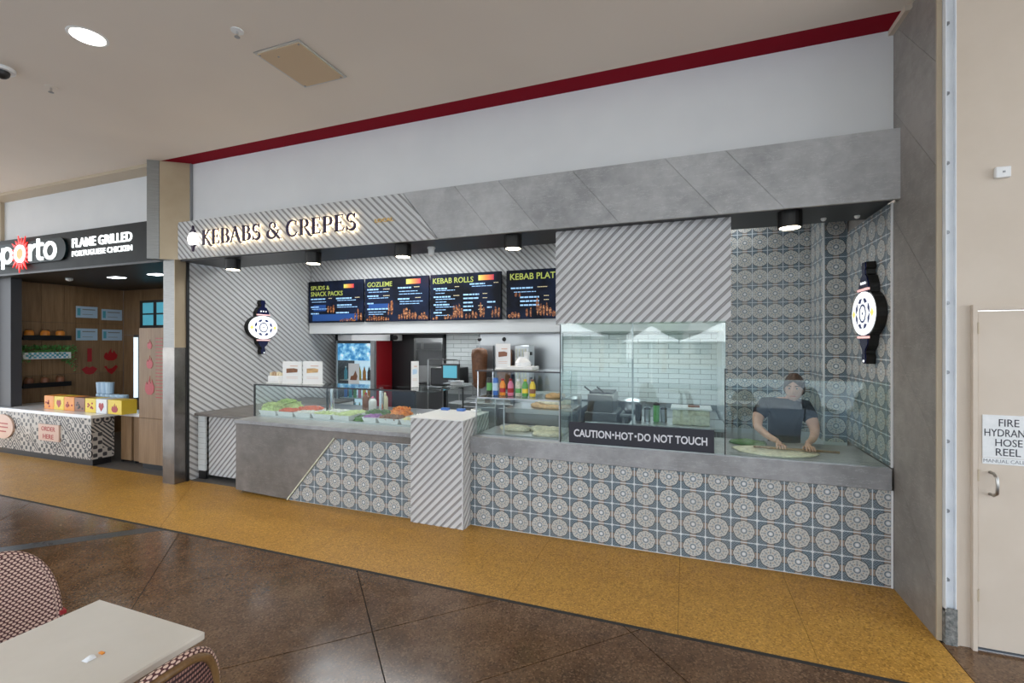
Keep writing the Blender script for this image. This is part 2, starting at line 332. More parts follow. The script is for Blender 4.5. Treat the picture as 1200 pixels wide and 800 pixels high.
# ------------------------------------------------------------------ mesh builder
WM = {}
class MB:
    def __init__(s): s.v = []; s.f = []; s.fm = []; s.uv = []
    def add(s, vs, fs, mi=0, uvs=None):
        b = len(s.v); s.v += [tuple(q) for q in vs]
        s.uv += (uvs if uvs else [(0, 0)]*len(vs))
        for f in fs: s.f.append(tuple(b+i for i in f)); s.fm.append(mi)
        return s
    def box(s, x0, x1, y0, y1, z0, z1, mi=0):
        v = [(x, y, z) for z in (z0, z1) for y in (y0, y1) for x in (x0, x1)]
        return s.add(v, [(0, 2, 3, 1), (4, 5, 7, 6), (0, 1, 5, 4), (2, 6, 7, 3), (0, 4, 6, 2), (1, 3, 7, 5)], mi)
    def bevbox(s, x0, x1, y0, y1, z0, z1, b=.005, mi=0):
        xs = (x0, x1); vs = []; idx = {}
        for i, x in enumerate((x0, x1)):
            for j, y in enumerate((y0, y1)):
                for k, z in enumerate((z0, z1)):
                    sx, sy, sz = (1, -1)[i], (1, -1)[j], (1, -1)[k]
                    for a in range(3):
                        q = [x+sx*b, y+sy*b, z+sz*b]; q[a] = (x, y, z)[a]
                        idx[(i, j, k, a)] = len(vs); vs.append(tuple(q))
        fs = []
        def face(*ks): fs.append(tuple(idx[q] for q in ks))
        for i in (0, 1):
            q = [(i, 0, 0, 0), (i, 1, 0, 0), (i, 1, 1, 0), (i, 0, 1, 0)]; face(*(q if i else q[::-1]))
            q = [(0, i, 0, 1), (0, i, 1, 1), (1, i, 1, 1), (1, i, 0, 1)]; face(*(q if i else q[::-1]))
            q = [(0, 0, i, 2), (1, 0, i, 2), (1, 1, i, 2), (0, 1, i, 2)]; face(*(q if i else q[::-1]))
        for i in (0, 1):
            for j in (0, 1):
                face((i, j, 0, 0), (i, j, 1, 0), (i, j, 1, 1), (i, j, 0, 1))
                face((i, 0, j, 0), (i, 1, j, 0), (i, 1, j, 2), (i, 0, j, 2))
                face((0, i, j, 1), (1, i, j, 1), (1, i, j, 2), (0, i, j, 2))
                for k in (0, 1): face((i, j, k, 0), (i, j, k, 1), (i, j, k, 2))
        return s.add(vs, fs, mi)
    def prism(s, poly, y0, y1, axis='y', mi=0):
        """poly in the plane across axis: axis y -> (x,z); x -> (y,z); z -> (x,y)"""
        n = len(poly)
        def p(q, d): return (q[0], d, q[1]) if axis == 'y' else ((d, q[0], q[1]) if axis == 'x' else (q[0], q[1], d))
        v = [p(q, y0) for q in poly] + [p(q, y1) for q in poly]
        fs = [tuple(range(n)), tuple(range(2*n-1, n-1, -1))] + [(i, n+i, n+(i+1) % n, (i+1) % n) for i in range(n)]
        return s.add(v, fs, mi)
    def lathe(s, prof, c=(0, 0, 0), n=20, mi=0, sx=1, sy=1):
        v = []; fs = []; m = len(prof)
        for i in range(n):
            a = 2*PI*i/n
            for r, z in prof: v.append((c[0]+r*sx*math.cos(a), c[1]+r*sy*math.sin(a), c[2]+z))
        for i in range(n):
            for j in range(m-1):
                a, b = i*m+j, ((i+1) % n)*m+j
                fs.append((a, b, b+1, a+1))
        if prof[0][0] > 1e-6: fs.append(tuple(i*m for i in range(n))[::-1])
        if prof[-1][0] > 1e-6: fs.append(tuple(i*m+m-1 for i in range(n)))
        return s.add(v, fs, mi)
    def cyl(s, c, r, h, n=18, mi=0, r2=None): return s.lathe([(r, 0), (r if r2 is None else r2, h)], c, n, mi)
    def tube(s, pts, r, n=8, mi=0, uvp=None):
        pts = [Vector(p) for p in pts]; v = []; fs = []; uvs = []; L = 0; prev = None
        for i, p in enumerate(pts):
            t = (pts[min(i+1, len(pts)-1)]-pts[max(i-1, 0)]).normalized()
            if prev is None:
                up = Vector((0, 0, 1)) if abs(t.z) < .9 else Vector((1, 0, 0)); a = t.cross(up).normalized()
            else: a = (prev-t*prev.dot(t)).normalized()
            prev = a
            b = t.cross(a); rr = r[i] if isinstance(r, (list, tuple)) else r
            if i: L += (p-pts[i-1]).length
            for k in range(n):
                q = 2*PI*k/n; v.append(p+a*rr*math.cos(q)+b*rr*math.sin(q)); uvs.append((L, 2*PI*rr*k/n))
        for i in range(len(pts)-1):
            for k in range(n): fs.append((i*n+k, i*n+(k+1) % n, (i+1)*n+(k+1) % n, (i+1)*n+k))
        fs.append(tuple(range(n))[::-1]); fs.append(tuple((len(pts)-1)*n+k for k in range(n)))
        return s.add(v, fs, mi, uvs)
    def ball(s, c, r, n=12, m=8, mi=0, sc=(1, 1, 1)):
        return s.lathe([(r*math.sin(PI*j/m)*1.0 if 0 < j < m else 0, -r*math.cos(PI*j/m)*sc[2]) for j in range(m+1)], c, n, mi, sc[0], sc[1])
    def grid(s, fn, nu, nv, mi=0, uvf=None):
        v = []; uvs = []
        for i in range(nu+1):
            for j in range(nv+1):
                v.append(fn(i/nu, j/nv)); uvs.append(uvf(i/nu, j/nv) if uvf else (i/nu, j/nv))
        return s.add(v, [(i*(nv+1)+j, (i+1)*(nv+1)+j, (i+1)*(nv+1)+j+1, i*(nv+1)+j+1) for i in range(nu) for j in range(nv)], mi, uvs)
    def build(s, name, m, parent=None, origin=None, smooth=False):
        me = bpy.data.meshes.new(name)
        if parent is not None: inv = WM[parent.name].inverted(); loc = None
        else:
            if origin is None:
                xs = [q[0] for q in s.v]; ys = [q[1] for q in s.v]; zs = [q[2] for q in s.v]
                origin = ((min(xs)+max(xs))/2, (min(ys)+max(ys))/2, min(zs))
            inv = Matrix.Translation(origin).inverted()
        if parent is not None and origin is not None:
            inv = Matrix.Translation(Vector(origin)).inverted()
        me.from_pydata([inv @ Vector(q) for q in s.v], [], s.f)
        ms = m if isinstance(m, (list, tuple)) else [m]
        for q in ms: me.materials.append(q if not isinstance(q, str) else M[q])
        for p_, i in zip(me.polygons, s.fm):
            p_.material_index = i
            if smooth: p_.use_smooth = True
        ul = me.uv_layers.new(name='UVMap')
        for p_ in me.polygons:
            for li in p_.loop_indices: ul.data[li].uv = s.uv[me.loops[li].vertex_index]
        bm = bmesh.new(); bm.from_mesh(me); bmesh.ops.recalc_face_normals(bm, faces=bm.faces); bm.to_mesh(me); bm.free()
        return link(name, me, parent, origin)
def link(name, me, parent=None, origin=None):
    o = bpy.data.objects.new(name, me); C.objects.link(o)
    if parent is not None:
        o.parent = parent
        loc = Matrix.Identity(4)
        if origin is not None:
            loc = WM[parent.name].inverted() @ Matrix.Translation(Vector(origin)); o.matrix_local = loc
        WM[o.name] = WM[parent.name] @ loc
    else:
        o.location = origin or (0, 0, 0); WM[o.name] = Matrix.Translation(origin or (0, 0, 0))
    return o
def tag(o, label, cat, group=None, kind=None):
    o['label'] = label; o['category'] = cat
    if group: o['group'] = group
    if kind: o['kind'] = kind
    return o
def thing(name, label, cat, loc=(0, 0, 0), rz=0, group=None, kind=None):
    o = bpy.data.objects.new(name, None); C.objects.link(o); o.empty_display_size = .1
    o.location = loc; o.rotation_euler = (0, 0, rz)
    WM[o.name] = Matrix.Translation(loc) @ Matrix.Rotation(rz, 4, 'Z')
    return tag(o, label, cat, group, kind)
def struct(o): o['kind'] = 'structure'; return o
def sroot(name, loc=(0, 0, 0)):
    o = bpy.data.objects.new(name, None); C.objects.link(o); o.location = loc
    WM[o.name] = Matrix.Translation(loc); o['kind'] = 'structure'; return o
def dup(root, loc, rz=0, label=None, group=None):
    def cp(o, par):
        c = o.copy(); C.objects.link(c)
        if par is not None: c.parent = par
        for ch in [q for q in bpy.data.objects if q.parent == o]: cp(ch, c)
        return c
    r = cp(root, None); r.location = loc; r.rotation_euler = (0, 0, rz)
    if label: r['label'] = label
    if group: r['group'] = group
    return r

def clip(poly, a, b, c):
    """keep the side a*x+b*y>=c"""
    out = []
    for i in range(len(poly)):
        p, q = poly[i], poly[(i+1) % len(poly)]
        dp, dq = a*p[0]+b*p[1]-c, a*q[0]+b*q[1]-c
        if dp >= 0: out.append(p)
        if (dp > 0) != (dq > 0) and abs(dp-dq) > 1e-12:
            t = dp/(dp-dq); out.append((p[0]+(q[0]-p[0])*t, p[1]+(q[1]-p[1])*t))
    return out
def ribs(mb, poly, to3, pitch=.058, ang=45, depth=.009, back=.02):
    """a board carved with parallel ribs; poly is a convex outline in (u,v); to3(u,v,h) gives the point at height h out of the board"""
    a, b = math.cos(math.radians(ang)), math.sin(math.radians(ang))
    ds = [a*p[0]+b*p[1] for p in poly]; k0 = math.floor(min(ds)/pitch); k1 = math.ceil(max(ds)/pitch)
    prof = [(0, 1, 0), (.60, 1, 0), (.70, 0, 1), (.90, 0, 1), (1.0, 1, 1)]
    for k in range(k0, k1):
        for i in range(4):
            s0, h0, _ = prof[i]; s1, h1, mi = prof[i+1]
            d0, d1 = (k+s0)*pitch, (k+s1)*pitch
            q = clip(clip(poly, a, b, d0), -a, -b, -d1)
            if len(q) < 3: continue
            vs = [to3(x, y, (h0+(h1-h0)*((a*x+b*y)-d0)/(d1-d0))*depth) for x, y in q]
            mb.add(vs, [tuple(range(len(vs)))], mi)
    n = len(poly)
    v = [to3(x, y, depth*.5) for x, y in poly]+[to3(x, y, -back) for x, y in poly]
    mb.add(v, [tuple(range(n, 2*n))] + [(i, (i+1) % n, n+(i+1) % n, n+i) for i in range(n)], 0)
    return mb
def rect(a, b, c, d): return [(a, c), (b, c), (b, d), (a, d)]
RB = ['rib', 'groove']
def front3(y): return lambda u, v, h: (u, y-h, v)
def right3(x): return lambda u, v, h: (x+h, u, v)     # faces +X

def text(body, x0, x1, z0, z1, y, depth, name, m, parent=None, bold=0.0, to=None, slant=0, keep=False):
    cu = bpy.data.curves.new('t', 'FONT'); cu.body = body; cu.offset = bold; cu.extrude = .001; cu.resolution_u = 3
    if slant: cu.shear = slant
    cu.align_x = 'LEFT'; cu.space_line = .8
    ob = bpy.data.objects.new('t', cu); me = bpy.data.meshes.new_from_object(ob)
    vs = [v.co.copy() for v in me.vertices]; fs = [tuple(p.vertices) for p in me.polygons]
    bpy.data.objects.remove(ob); bpy.data.meshes.remove(me)
    ax, bx = min(v.x for v in vs), max(v.x for v in vs); ay, by = min(v.y for v in vs), max(v.y for v in vs)
    mb = MB(); out = []
    for v in vs:
        X = x0+(v.x-ax)/(bx-ax)*(x1-x0); Z = z0+(v.y-ay)/(by-ay)*(z1-z0); h = depth if v.z > 0 else 0
        out.append(to(X, Z, h) if to else (X, y-h, Z))
    mb.add(out, fs); return mb.build(name, m, parent)

# ================================================================== SETTING
RX = 1.462                                   # inner face of the right side wall
LX = -6.25                                   # inner face of the left side wall
# ---- floor slabs cut by diagonal joints
fl = sroot('floor')
MB().box(-14, 6, -2.0, 10.2, -.12, -.012).build('floor_bed', 'joint', fl)
def cutpoly(polys, lines, gap=.004):
    for a, b, c in lines:
        n = math.hypot(a, b); a, b, c = a/n, b/n, c/n; out = []
        for p in polys:
            for q in (clip(p, a, b, c+gap), clip(p, -a, -b, -c+gap)):
                if len(q) >= 3:
                    ar = abs(sum(q[i][0]*q[(i+1) % len(q)][1]-q[(i+1) % len(q)][0]*q[i][1] for i in range(len(q))))/2
                    if ar > .002: out.append(q)
        polys = out
    return polys
# dark field: lines x-y=c and x+y=c
L1 = [(1, -1, c) for c in (-10.6, -8.13, -7.92, -6.1, -4.36, -3.38, -1.2, 1.2, 3.4)]
L2 = [(1, 1, c) for c in (-6.5, -4.0, -1.50, .6, 2.72, 4.9)]
dark_area = [(-14, -2.0), (6, -2.0), (6, 3.10), (-14, 3.10)]
for q in cutpoly([dark_area], L1+L2, .0035):
    cx = sum(p[0] for p in q)/len(q); cy = sum(p[1] for p in q)/len(q)
    blue = -8.13 < cx-cy < -7.92
    MB().prism(q, -.012, 0, 'z').build('floor_slab', 'floor_blue' if blue else 'floor', fl)
for q in cutpoly([[(1.475, 3.13), (6, 3.13), (6, 3.62), (1.475, 3.62)]], [(1, 1, 5.6)], .0035):
    MB().prism(q, -.012, 0, 'z').build('floor_slab', 'floor', fl)
MB().box(-14, 6, 3.10, 3.13, -.012, 0.001).build('floor_strip', 'joint', fl)
ya = [(-14, 3.13), (1.47, 3.13), (1.47, 4.34), (-14, 4.34)]
for q in cutpoly([ya], [(1, -1, -9.5), (1, -1, -12.2), (1, 0, -3.1), (1, 0, -1.2), (1, 0, -.05), (1, 0, .72), (1, 1, 1.2-3)], .0012):
    MB().prism(q, -.012, 0, 'z').build('floor_slab', 'floor_yellow', fl)
MB().box(-14, 6, 4.34, 10.2, -.012, 0).build('floor_kitchen', 'kitchen_floor', fl)

# ---- ceiling
ce = sroot('ceiling')
MB().box(-14, 6, -3.2, 4.06, 4.20, 4.34).build('ceiling_board', 'ceiling', ce)
MB().box(-6.56, 1.43, 4.06, 4.29, 4.20, 4.30).build('ceiling_red_strip', 'red', ce)
MB().box(1.43, 1.50, 4.0, 4.29, 4.16, 4.30).build('ceiling_cove', 'cream', ce)
# trim over neighbour
struct(MB().box(-13, -6.5, 4.06, 4.29, 4.16, 4.3).build('trim_1', 'cream_dark'))
# ---- white wall above the two shops
struct(MB().box(-6.2, RX, 4.29, 4.45, 3.2, 4.22).build('wall_front', 'white_wall'))
struct(MB().box(-13, -6.52, 4.29, 4.45, 2.95, 4.18).build('wall_left', 'white_wall'))
struct(MB().box(-10.62, -10.58, 4.24, 4.29, 3.0, 4.16).build('trim_2', 'cream_dark'))

# ---- right side wall: stone clad in front, tiled inside
wr = sroot('wall_right')
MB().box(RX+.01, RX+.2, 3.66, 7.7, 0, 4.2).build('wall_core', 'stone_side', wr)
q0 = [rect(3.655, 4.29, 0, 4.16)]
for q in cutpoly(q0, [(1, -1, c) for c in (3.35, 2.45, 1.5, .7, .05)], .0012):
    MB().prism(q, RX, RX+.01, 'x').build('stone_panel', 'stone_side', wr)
MB().box(RX, 1.487, 3.64, 3.655, 0, 4.2).build('edge_trim', 'cream_dark', wr)
# ---- beige wall with the steel channel
wf = sroot('wall_beige')
MB().box(1.56, 1.615, 3.62, 3.8, .0, 4.2).box(1.615, 6, 3.62, 3.8, 2.075, 4.2).build('wall_plaster', 'cream', wf)
MB().box(1.545, 1.56, 3.612, 3.8, 0, 4.2).build('corner_bead', 'cream', wf)
door = sroot('door_1', (1.62, 3.62, 0))
MB().box(1.615, 1.637, 3.59, 3.7, 0, 2.075).box(1.637, 3.0, 3.59, 3.7, 2.045, 2.075).build('door_frame', 'cream', door)
MB().bevbox(1.643, 2.75, 3.605, 3.65, .02, 2.037, .002).build('door_leaf', 'cream', door)
mb = MB(); mb.tube([(1.70, 3.605, 1.075), (1.70, 3.57, 1.075), (1.705, 3.548, 1.055), (1.707, 3.545, 1.01), (1.705, 3.548, .962), (1.70, 3.57, .945), (1.70, 3.605, .945)], .0085, 10)
mb.build('door_handle', 'copper', door, smooth=True)
for z in (1.9, 1.02, .3): MB().cyl((1.640, 3.592, z), .006, .07, 8).build('hinge', 'cream_dark', door)
t = thing('door_sign', 'white plate lettered FIRE HYDRANT HOSE REEL screwed to the cream door', 'sign', (1.85, 3.6, 1.13))
MB().box(1.663, 2.03, 3.600, 3.6048, 1.165, 1.418).build('plate', 'sign_white', t)
MB().box(1.663, 2.03, 3.601, 3.6048, 1.125, 1.163).build('lower_plate', 'sign_white', t)
for s_, a, b, z in (('FIRE', 1.738, 1.83, 1.352), ('HYDRANT', 1.672, 1.85, 1.292), ('HOSE', 1.722, 1.845, 1.234), ('REEL', 1.724, 1.837, 1.178)):
    if s_ == 'HYDRANT': b = 1.885
    text(s_, a, b, z, z+.043, 3.5999, .0012, 'lettering', 'print_black', t)
text('MANUAL CALL POINT', 1.668, 1.95, 1.135, 1.155, 3.6009, .001, 'lettering', 'steel_dark', t)
t = thing('call_button', 'small white square box mounted high on the cream wall', 'sensor', (1.80, 3.62, 2.84))
MB().bevbox(1.722, 1.792, 3.592, 3.62, 2.825, 2.89, .004).build('case', 'white', t)
MB().box(1.752, 1.764, 3.590, 3.592, 2.853, 2.863).build('button', 'steel_dark', t)
# channel
t = thing('steel_channel', 'tall white bolted metal channel between the stone wall and the cream door', 'post', (1.516, 3.62, 0))
MB().box(1.489, 1.494, 3.60, 3.655, .2, 4.19).box(1.494, 1.545, 3.632, 3.655, .2, 4.19).box(1.540, 1.545, 3.61, 3.655, .2, 4.19).build('channel', 'channel', t)
mb = MB()
g_ = lambda u, v: (1.489+.058*u, 3.598+.006*random.random(), .225*v)
mb.grid(g_, 4, 12); mb.box(1.489, 1.547, 3.606, 3.655, 0, .215); mb.build('concrete_foot', 'concrete', t)
for z in (3.812, 3.382, 2.953, 2.527, 2.092, 1.666, 1.241, .813, .39):
    b = MB(); b.tube([(1.507, 3.632, z), (1.507, 3.624, z)], .012, 12); b.tube([(1.507, 3.624, z), (1.507, 3.612, z)], .0065, 6)
    b.build('bolt', 'steel_dark', t)

# ---- patterned tiles: full tiles share one mesh, cut ones get their own
TP = .196; TG = .0030
tmesh = {}
def tile_mesh(poly):
    key = tuple((round(a, 4), round(b, 4)) for a, b in poly)
    if key in tmesh: return tmesh[key]
    n = len(poly); cx = sum(p[0] for p in poly)/n; cz = sum(p[1] for p in poly)/n
    inner = [(cx+(p[0]-cx)*(1-.0025/max(.02, abs(p[0]-cx)+1e-6)), cz+(p[1]-cz)*(1-.0025/max(.02, abs(p[1]-cz)+1e-6))) for p in poly]
    v = [(p[0], -.006, p[1]) for p in inner]+[(p[0], -.004, p[1]) for p in poly]+[(p[0], .006, p[1]) for p in poly]
    fs = [tuple(range(n))]+[(i, (i+1) % n, n+(i+1) % n, n+i) for i in range(n)]+[(n+i, n+(i+1) % n, 2*n+(i+1) % n, 2*n+i) for i in range(n)]
    me = bpy.data.meshes.new('tile'); me.from_pydata(v, [], fs); me.materials.append(M['tile'])
    bm = bmesh.new(); bm.from_mesh(me); bmesh.ops.recalc_face_normals(bm, faces=bm.faces); bm.to_mesh(me); bm.free()
    tmesh[key] = me; return me
def tiles(parent, outline, u0, v0, place, rz, pu=TP, pv=.1935):
    """outline convex in (u,v); a grid line passes through u0 and v0; place(u,v)->world"""
    us = [p[0] for p in outline]; vs = [p[1] for p in outline]
    W = WM[parent.name].inverted()
    for i in range(math.floor((min(us)-u0)/pu), math.ceil((max(us)-u0)/pu)):
        for j in range(math.floor((min(vs)-v0)/pv), math.ceil((max(vs)-v0)/pv)):
            cu, cv = u0+(i+.5)*pu, v0+(j+.5)*pv
            fl_ = -1 if rz < 0 else 1
            q = [((a-cu)*fl_, b-cv) for a, b in outline]
            for a, b, c in ((1, 0, -pu/2+TG), (-1, 0, -pu/2+TG), (0, 1, -pv/2+TG), (0, -1, -pv/2+TG)): q = clip(q, a, b, c)
            if len(q) < 3: continue
            w_, h_ = max(p[0] for p in q)-min(p[0] for p in q), max(p[1] for p in q)-min(p[1] for p in q)
            if w_ < .012 or h_ < .012: continue
            o = bpy.data.objects.new('tile', tile_mesh(q)); C.objects.link(o); o.parent = parent
            o.matrix_local = W @ Matrix.Translation(place(cu, cv)) @ Matrix.Rotation(rz, 4, 'Z')
# inside tiles: side wall, pier, back wall
MB().box(RX-.0085, RX+.01, 4.301, 5.36, .905, 2.905).build('grout_bed', 'grout', wr)
tiles(wr, rect(4.302, 5.352, .905, 2.905), 4.401-.196, .88+.06, lambda u, v: (RX-.004, u, v), -PI/2)
MB().box(RX-.014, RX-.002, 4.290, 4.300, .905, 2.905).build('edge_strip', 'white', wr)
pier = sroot('wall_pier', (1.36, 5.4, 0))
MB().box(1.2635, RX, 5.3555, 5.86, .0, 3.4).build('pier_core', 'grout', pier)
tiles(pier, rect(1.276, 1.458, .88, 3.38), 1.27, .94, lambda u, v: (u, 5.360, v), 0)
tiles(pier, rect(5.37, 5.852, .88, 3.38), 5.86-.196*3, .94, lambda u, v: (1.268, u, v), -PI/2)
MB().box(1.260, 1.270, 5.350, 5.360, .88, 3.38).build('edge_strip', 'white', pier)
wb = sroot('wall_tiled', (.8, 5.9, 0))
MB().box(.42, 1.272, 5.8555, 5.98, 0, 3.4).build('wall_core', 'grout', wb)
tiles(wb, rect(.424, 1.268, .88, 3.38), 1.152, .94, lambda u, v: (u, 5.860, v), 0, pu=.1515)

# ---- left side wall, carved ribs
wl = sroot('wall_side', (LX, 5.6, 0))
MB().box(LX-.15, LX-.02, 4.20, 7.7, 0, 3.5).build('wall_core', 'white_wall', wl)
ribs(MB(), rect(4.335, 7.12, .0, 3.4), right3(LX), .066, 55, .008).build('ribbed_panel', RB, wl)
MB().box(LX-.02, LX+.03, 4.29, 4.325, .0, 2.93).build('edge_trim', 'black', wl)

# ---- back wall of the shop
bk = sroot('wall_back', (-2, 7.5, 0))
MB().box(-4.10, .44, 7.512, 7.65, 0, 3.5).build('wall_core', 'subway_grout', bk)
MB().box(LX, -4.10, 7.512, 7.65, 2.0, 3.5).build('wall_header', 'white_wall', bk)
def subway(x0, x1, z0, z1):
    bw, bh, k = .30, .0755, 0; z = z0; protos = {}
    while z < z1-.01:
        x = x0-(bw/2 if k % 2 else 0)
        while x < x1-.01:
            a, b = max(x, x0)+.0025, min(x+bw, x1)-.0025
            if b-a > .03:
                key = round(b-a, 3)
                if key not in protos:
                    hw = (b-a)/2; protos[key] = MB().bevbox(-hw, hw, -.012, 0, .0025, bh-.0025, .003)
                    o = MB(); o.v = [(q[0]+(a+b)/2, q[1]+7.512, q[2]+z) for q in protos[key].v]; o.f = protos[key].f; o.fm = protos[key].fm; o.uv = protos[key].uv
                    ob = o.build('wall_tile', 'subway', bk, origin=((a+b)/2, 7.512, z)); protos[key] = ob.data
                else:
                    o = bpy.data.objects.new('wall_tile', protos[key]); C.objects.link(o); o.parent = bk
                    o.location = ((a+b)/2+2, .012, z)
            x += bw
        z += bh; k += 1
subway(-4.08, -3.42, .92, 2.0)
subway(-1.90, .44, .92, 2.0)
MB().box(.428, .44, 5.98, 7.512, .0, 2.2).build('wall_return', 'subway', bk)
MB().box(-3.40, -1.92, 7.496, 7.512, .92, 1.995).build('steel_splashback', 'steel', bk)
# room beyond the doorway
rb = sroot('wall_kitchen', (-4.6, 9.5, 0))
MB().box(-6.4, -3.6, 9.6, 9.7, 0, 2.9).build('kitchen_back_wall', 'steel_dark', rb)
MB().box(-6.5, -6.4, 7.65, 9.7, 0, 2.9).box(-3.7, -3.6, 7.65, 9.6, 0, 2.9).box(-6.4, -3.6, 7.65, 9.7, 2.9, 3.0).build('kitchen_side_wall', 'white_wall', rb)
MB().box(-4.80, -4.72, 7.44, 7.52, 0, 1.97).box(-4.12, -4.085, 7.44, 7.52, 0, 1.97).box(-4.80, -4.085, 7.44, 7.52, 1.93, 2.0).build('door_frame', 'black', rb)
# black panel put in for the black opening between fridge and doorway
struct(MB().box(-5.25, -4.80, 7.46, 7.52, 0, 2.0).build('wall_dark', 'black'))
struct(MB().box(LX, LX+.07, 7.12, 7.5, 0, 2.0).build('trim_3', 'black'))
# bulkhead that carries the menu boards
bh = sroot('wall_menu', (-2.5, 6.5, 2))
ribs(MB(), rect(LX+.03, .44, 2.19, 3.42), front3(6.50), .066, 45, .008).build('ribbed_panel', RB, bh)
MB().box(LX+.03, .44, 6.44, 6.52, 2.0, 2.19).box(LX+.03, .44, 6.52, 7.5, 2.0, 2.05).build('white_board', 'white_wall', bh)
# shop ceiling
struct(MB().box(LX, RX, 4.84, 7.6, 3.42, 3.5).build('ceiling_shop', 'white_wall'))

# ================================================================== FASCIA
t = thing('shop_fascia', 'long shopfront fascia with ribbed left end and grey stone boards', 'fascia', (-2.4, 4.3, 2.9))
YF = 4.17
ribs(MB(), [(-6.20, 2.93), (-2.36, 2.90), (-2.78, 3.41), (-6.20, 3.41)], front3(YF), .0575, 47, .008).build('ribbed_panel', RB, t)
reg = [(-2.35, 2.90), (RX-.002, 2.895), (RX-.002, 3.41), (-2.77, 3.41)]
reg = cutpoly([reg], [(.51, .42, .51*x+.42*2.9) for x in (-1.75, -1.28, -.55, .25, .72)], .0012)
for q in reg: MB().prism(q, YF-.012, YF+.02).build('stone_panel', 'stone', t)
MB().box(-6.2, RX-.002, YF+.02, 4.285, 2.936, 3.405).build('fascia_core', 'dark', t)
struct(MB().box(-6.2, RX-.012, 4.195, 4.84, 2.91, 2.934).build('ceiling_soffit', 'soffit')); struct(MB().box(-6.2, RX-.012, 4.80, 4.84, 2.934, 3.45).build('ceiling_drop', 'soffit'))

# back-lit serif lettering made of tapered strokes
def stroke(pts, ws):
    out = []; n = len(pts); L = []; R = []
    for i in range(n):
        a = pts[max(0, i-1)]; b = pts[min(n-1, i+1)]; dx, dy = b[0]-a[0], b[1]-a[1]; l = math.hypot(dx, dy) or 1
        wd = ws[i] if isinstance(ws, list) else ws
        nx, ny = -dy/l*wd/2, dx/l*wd/2
        L.append((pts[i][0]+nx, pts[i][1]+ny)); R.append((pts[i][0]-nx, pts[i][1]-ny))
    return [[L[i], L[i+1], R[i+1], R[i]] for i in range(n-1)]
def arc(cx, cy, rx, ry, a0, a1, n, w0, w1=None):
    """width swells between w0 at the ends and w1 in the middle"""
    P = []; W = []
    for i in range(n+1):
        t_ = i/n; a = math.radians(a0+(a1-a0)*t_); P.append((cx+rx*math.cos(a), cy+ry*math.sin(a)))
        W.append(w0+((w1 or w0)-w0)*math.sin(PI*t_)**1.3)
    return stroke(P, W)
TK, TN = .175, .055
def stem(x, y0=0, y1=1): return stroke([(x, y0), (x, y1)], TK)+stroke([(x-.14, y1-.02), (x+.12, y1-.02)], TN)+stroke([(x-.13, y0+.02), (x+.13, y0+.02)], TN)
def swash(x0, y0, x1): return stroke([(x0, y0), (x0+(x1-x0)*.45, .22), (x0+(x1-x0)*.72, 0), (x1-.04, -.09), (x1+.10, -.06)], [.06, .15, .15, .10, .03])
GL = {
 'K': (stem(.14)+stroke([(.18, .44), (.56, .93), (.66, .97)], [.04, .06, .05])+stroke([(.5, .98), (.74, .98)], TN)+swash(.28, .56, .84), .74),
 'E': (stem(.14)+stroke([(.14, .975), (.58, .975), (.60, .82)], [.06, .06, .03])+stroke([(.14, .52), (.46, .52)], .055)+stroke([(.46, .62), (.46, .42)], .04)+stroke([(.14, .03), (.58, .03), (.64, .2)], [.06, .07, .03]), .68),
 'B': (stem(.14)+stroke([(.14, .975), (.34, .975)], .05)+arc(.34, .75, .22, .225, 90, -90, 10, .05, .15)+arc(.36, .28, .27, .25, 90, -90, 10, .05, .17)+stroke([(.14, .03), (.36, .03)], .05)+stroke([(.14, .525), (.36, .525)], .045), .72),
 'A': (stroke([(.0, .02), (.34, .98)], [.05, .06])+stroke([(-.08, .02), (.12, .02)], TN)+stroke([(.20, .96), (.34, 1.02), (.60, .25), (.72, 0), (.82, -.09), (.94, -.06)], [.04, .14, .17, .13, .08, .03])+stroke([(.12, .34), (.54, .34)], .05), .80),
 'S': (arc(.32, .745, .24, .235, 20, 270, 12, .05, .12)+arc(.32, .265, .27, .245, 90, -165, 14, .06, .16)+stroke([(.30, .51), (.36, .50)], .14)+stroke([(.56, 1.0), (.56, .76)], .04)+stroke([(.05, .26), (.05, -.01)], .04), .66),
 'C': (arc(.46, .5, .40, .50, 48, 312, 18, .05, .17)+stroke([(.74, .96), (.74, .70)], .04)+stroke([(.72, .13), (.80, .22)], .04), .86),
 'R': (stem(.14)+stroke([(.14, .975), (.36, .975)], .05)+arc(.36, .74, .23, .24, 90, -90, 10, .05, .16)+stroke([(.14, .50), (.36, .50)], .05)+swash(.34, .50, .88), .76),
 'P': (stem(.14)+stroke([(.14, .975), (.36, .975)], .05)+arc(.36, .72, .24, .26, 90, -90, 10, .05, .16)+stroke([(.14, .46), (.36, .46)], .05), .70),
 '&': (arc(.36, .78, .17, .20, -60, 250, 12, .05, .09)+stroke([(.25, .64), (.44, .40), (.66, .10), (.80, -.06), (.92, -.06)], [.06, .16, .15, .08, .03])+arc(.32, .27, .27, .28, 120, 330, 12, .06, .16)+stroke([(.55, .12), (.70, .36), (.72, .47)], [.05, .05, .04])+stroke([(.60, .48), (.84, .48)], .04), .90),
}
GL['K2'] = GL['K']
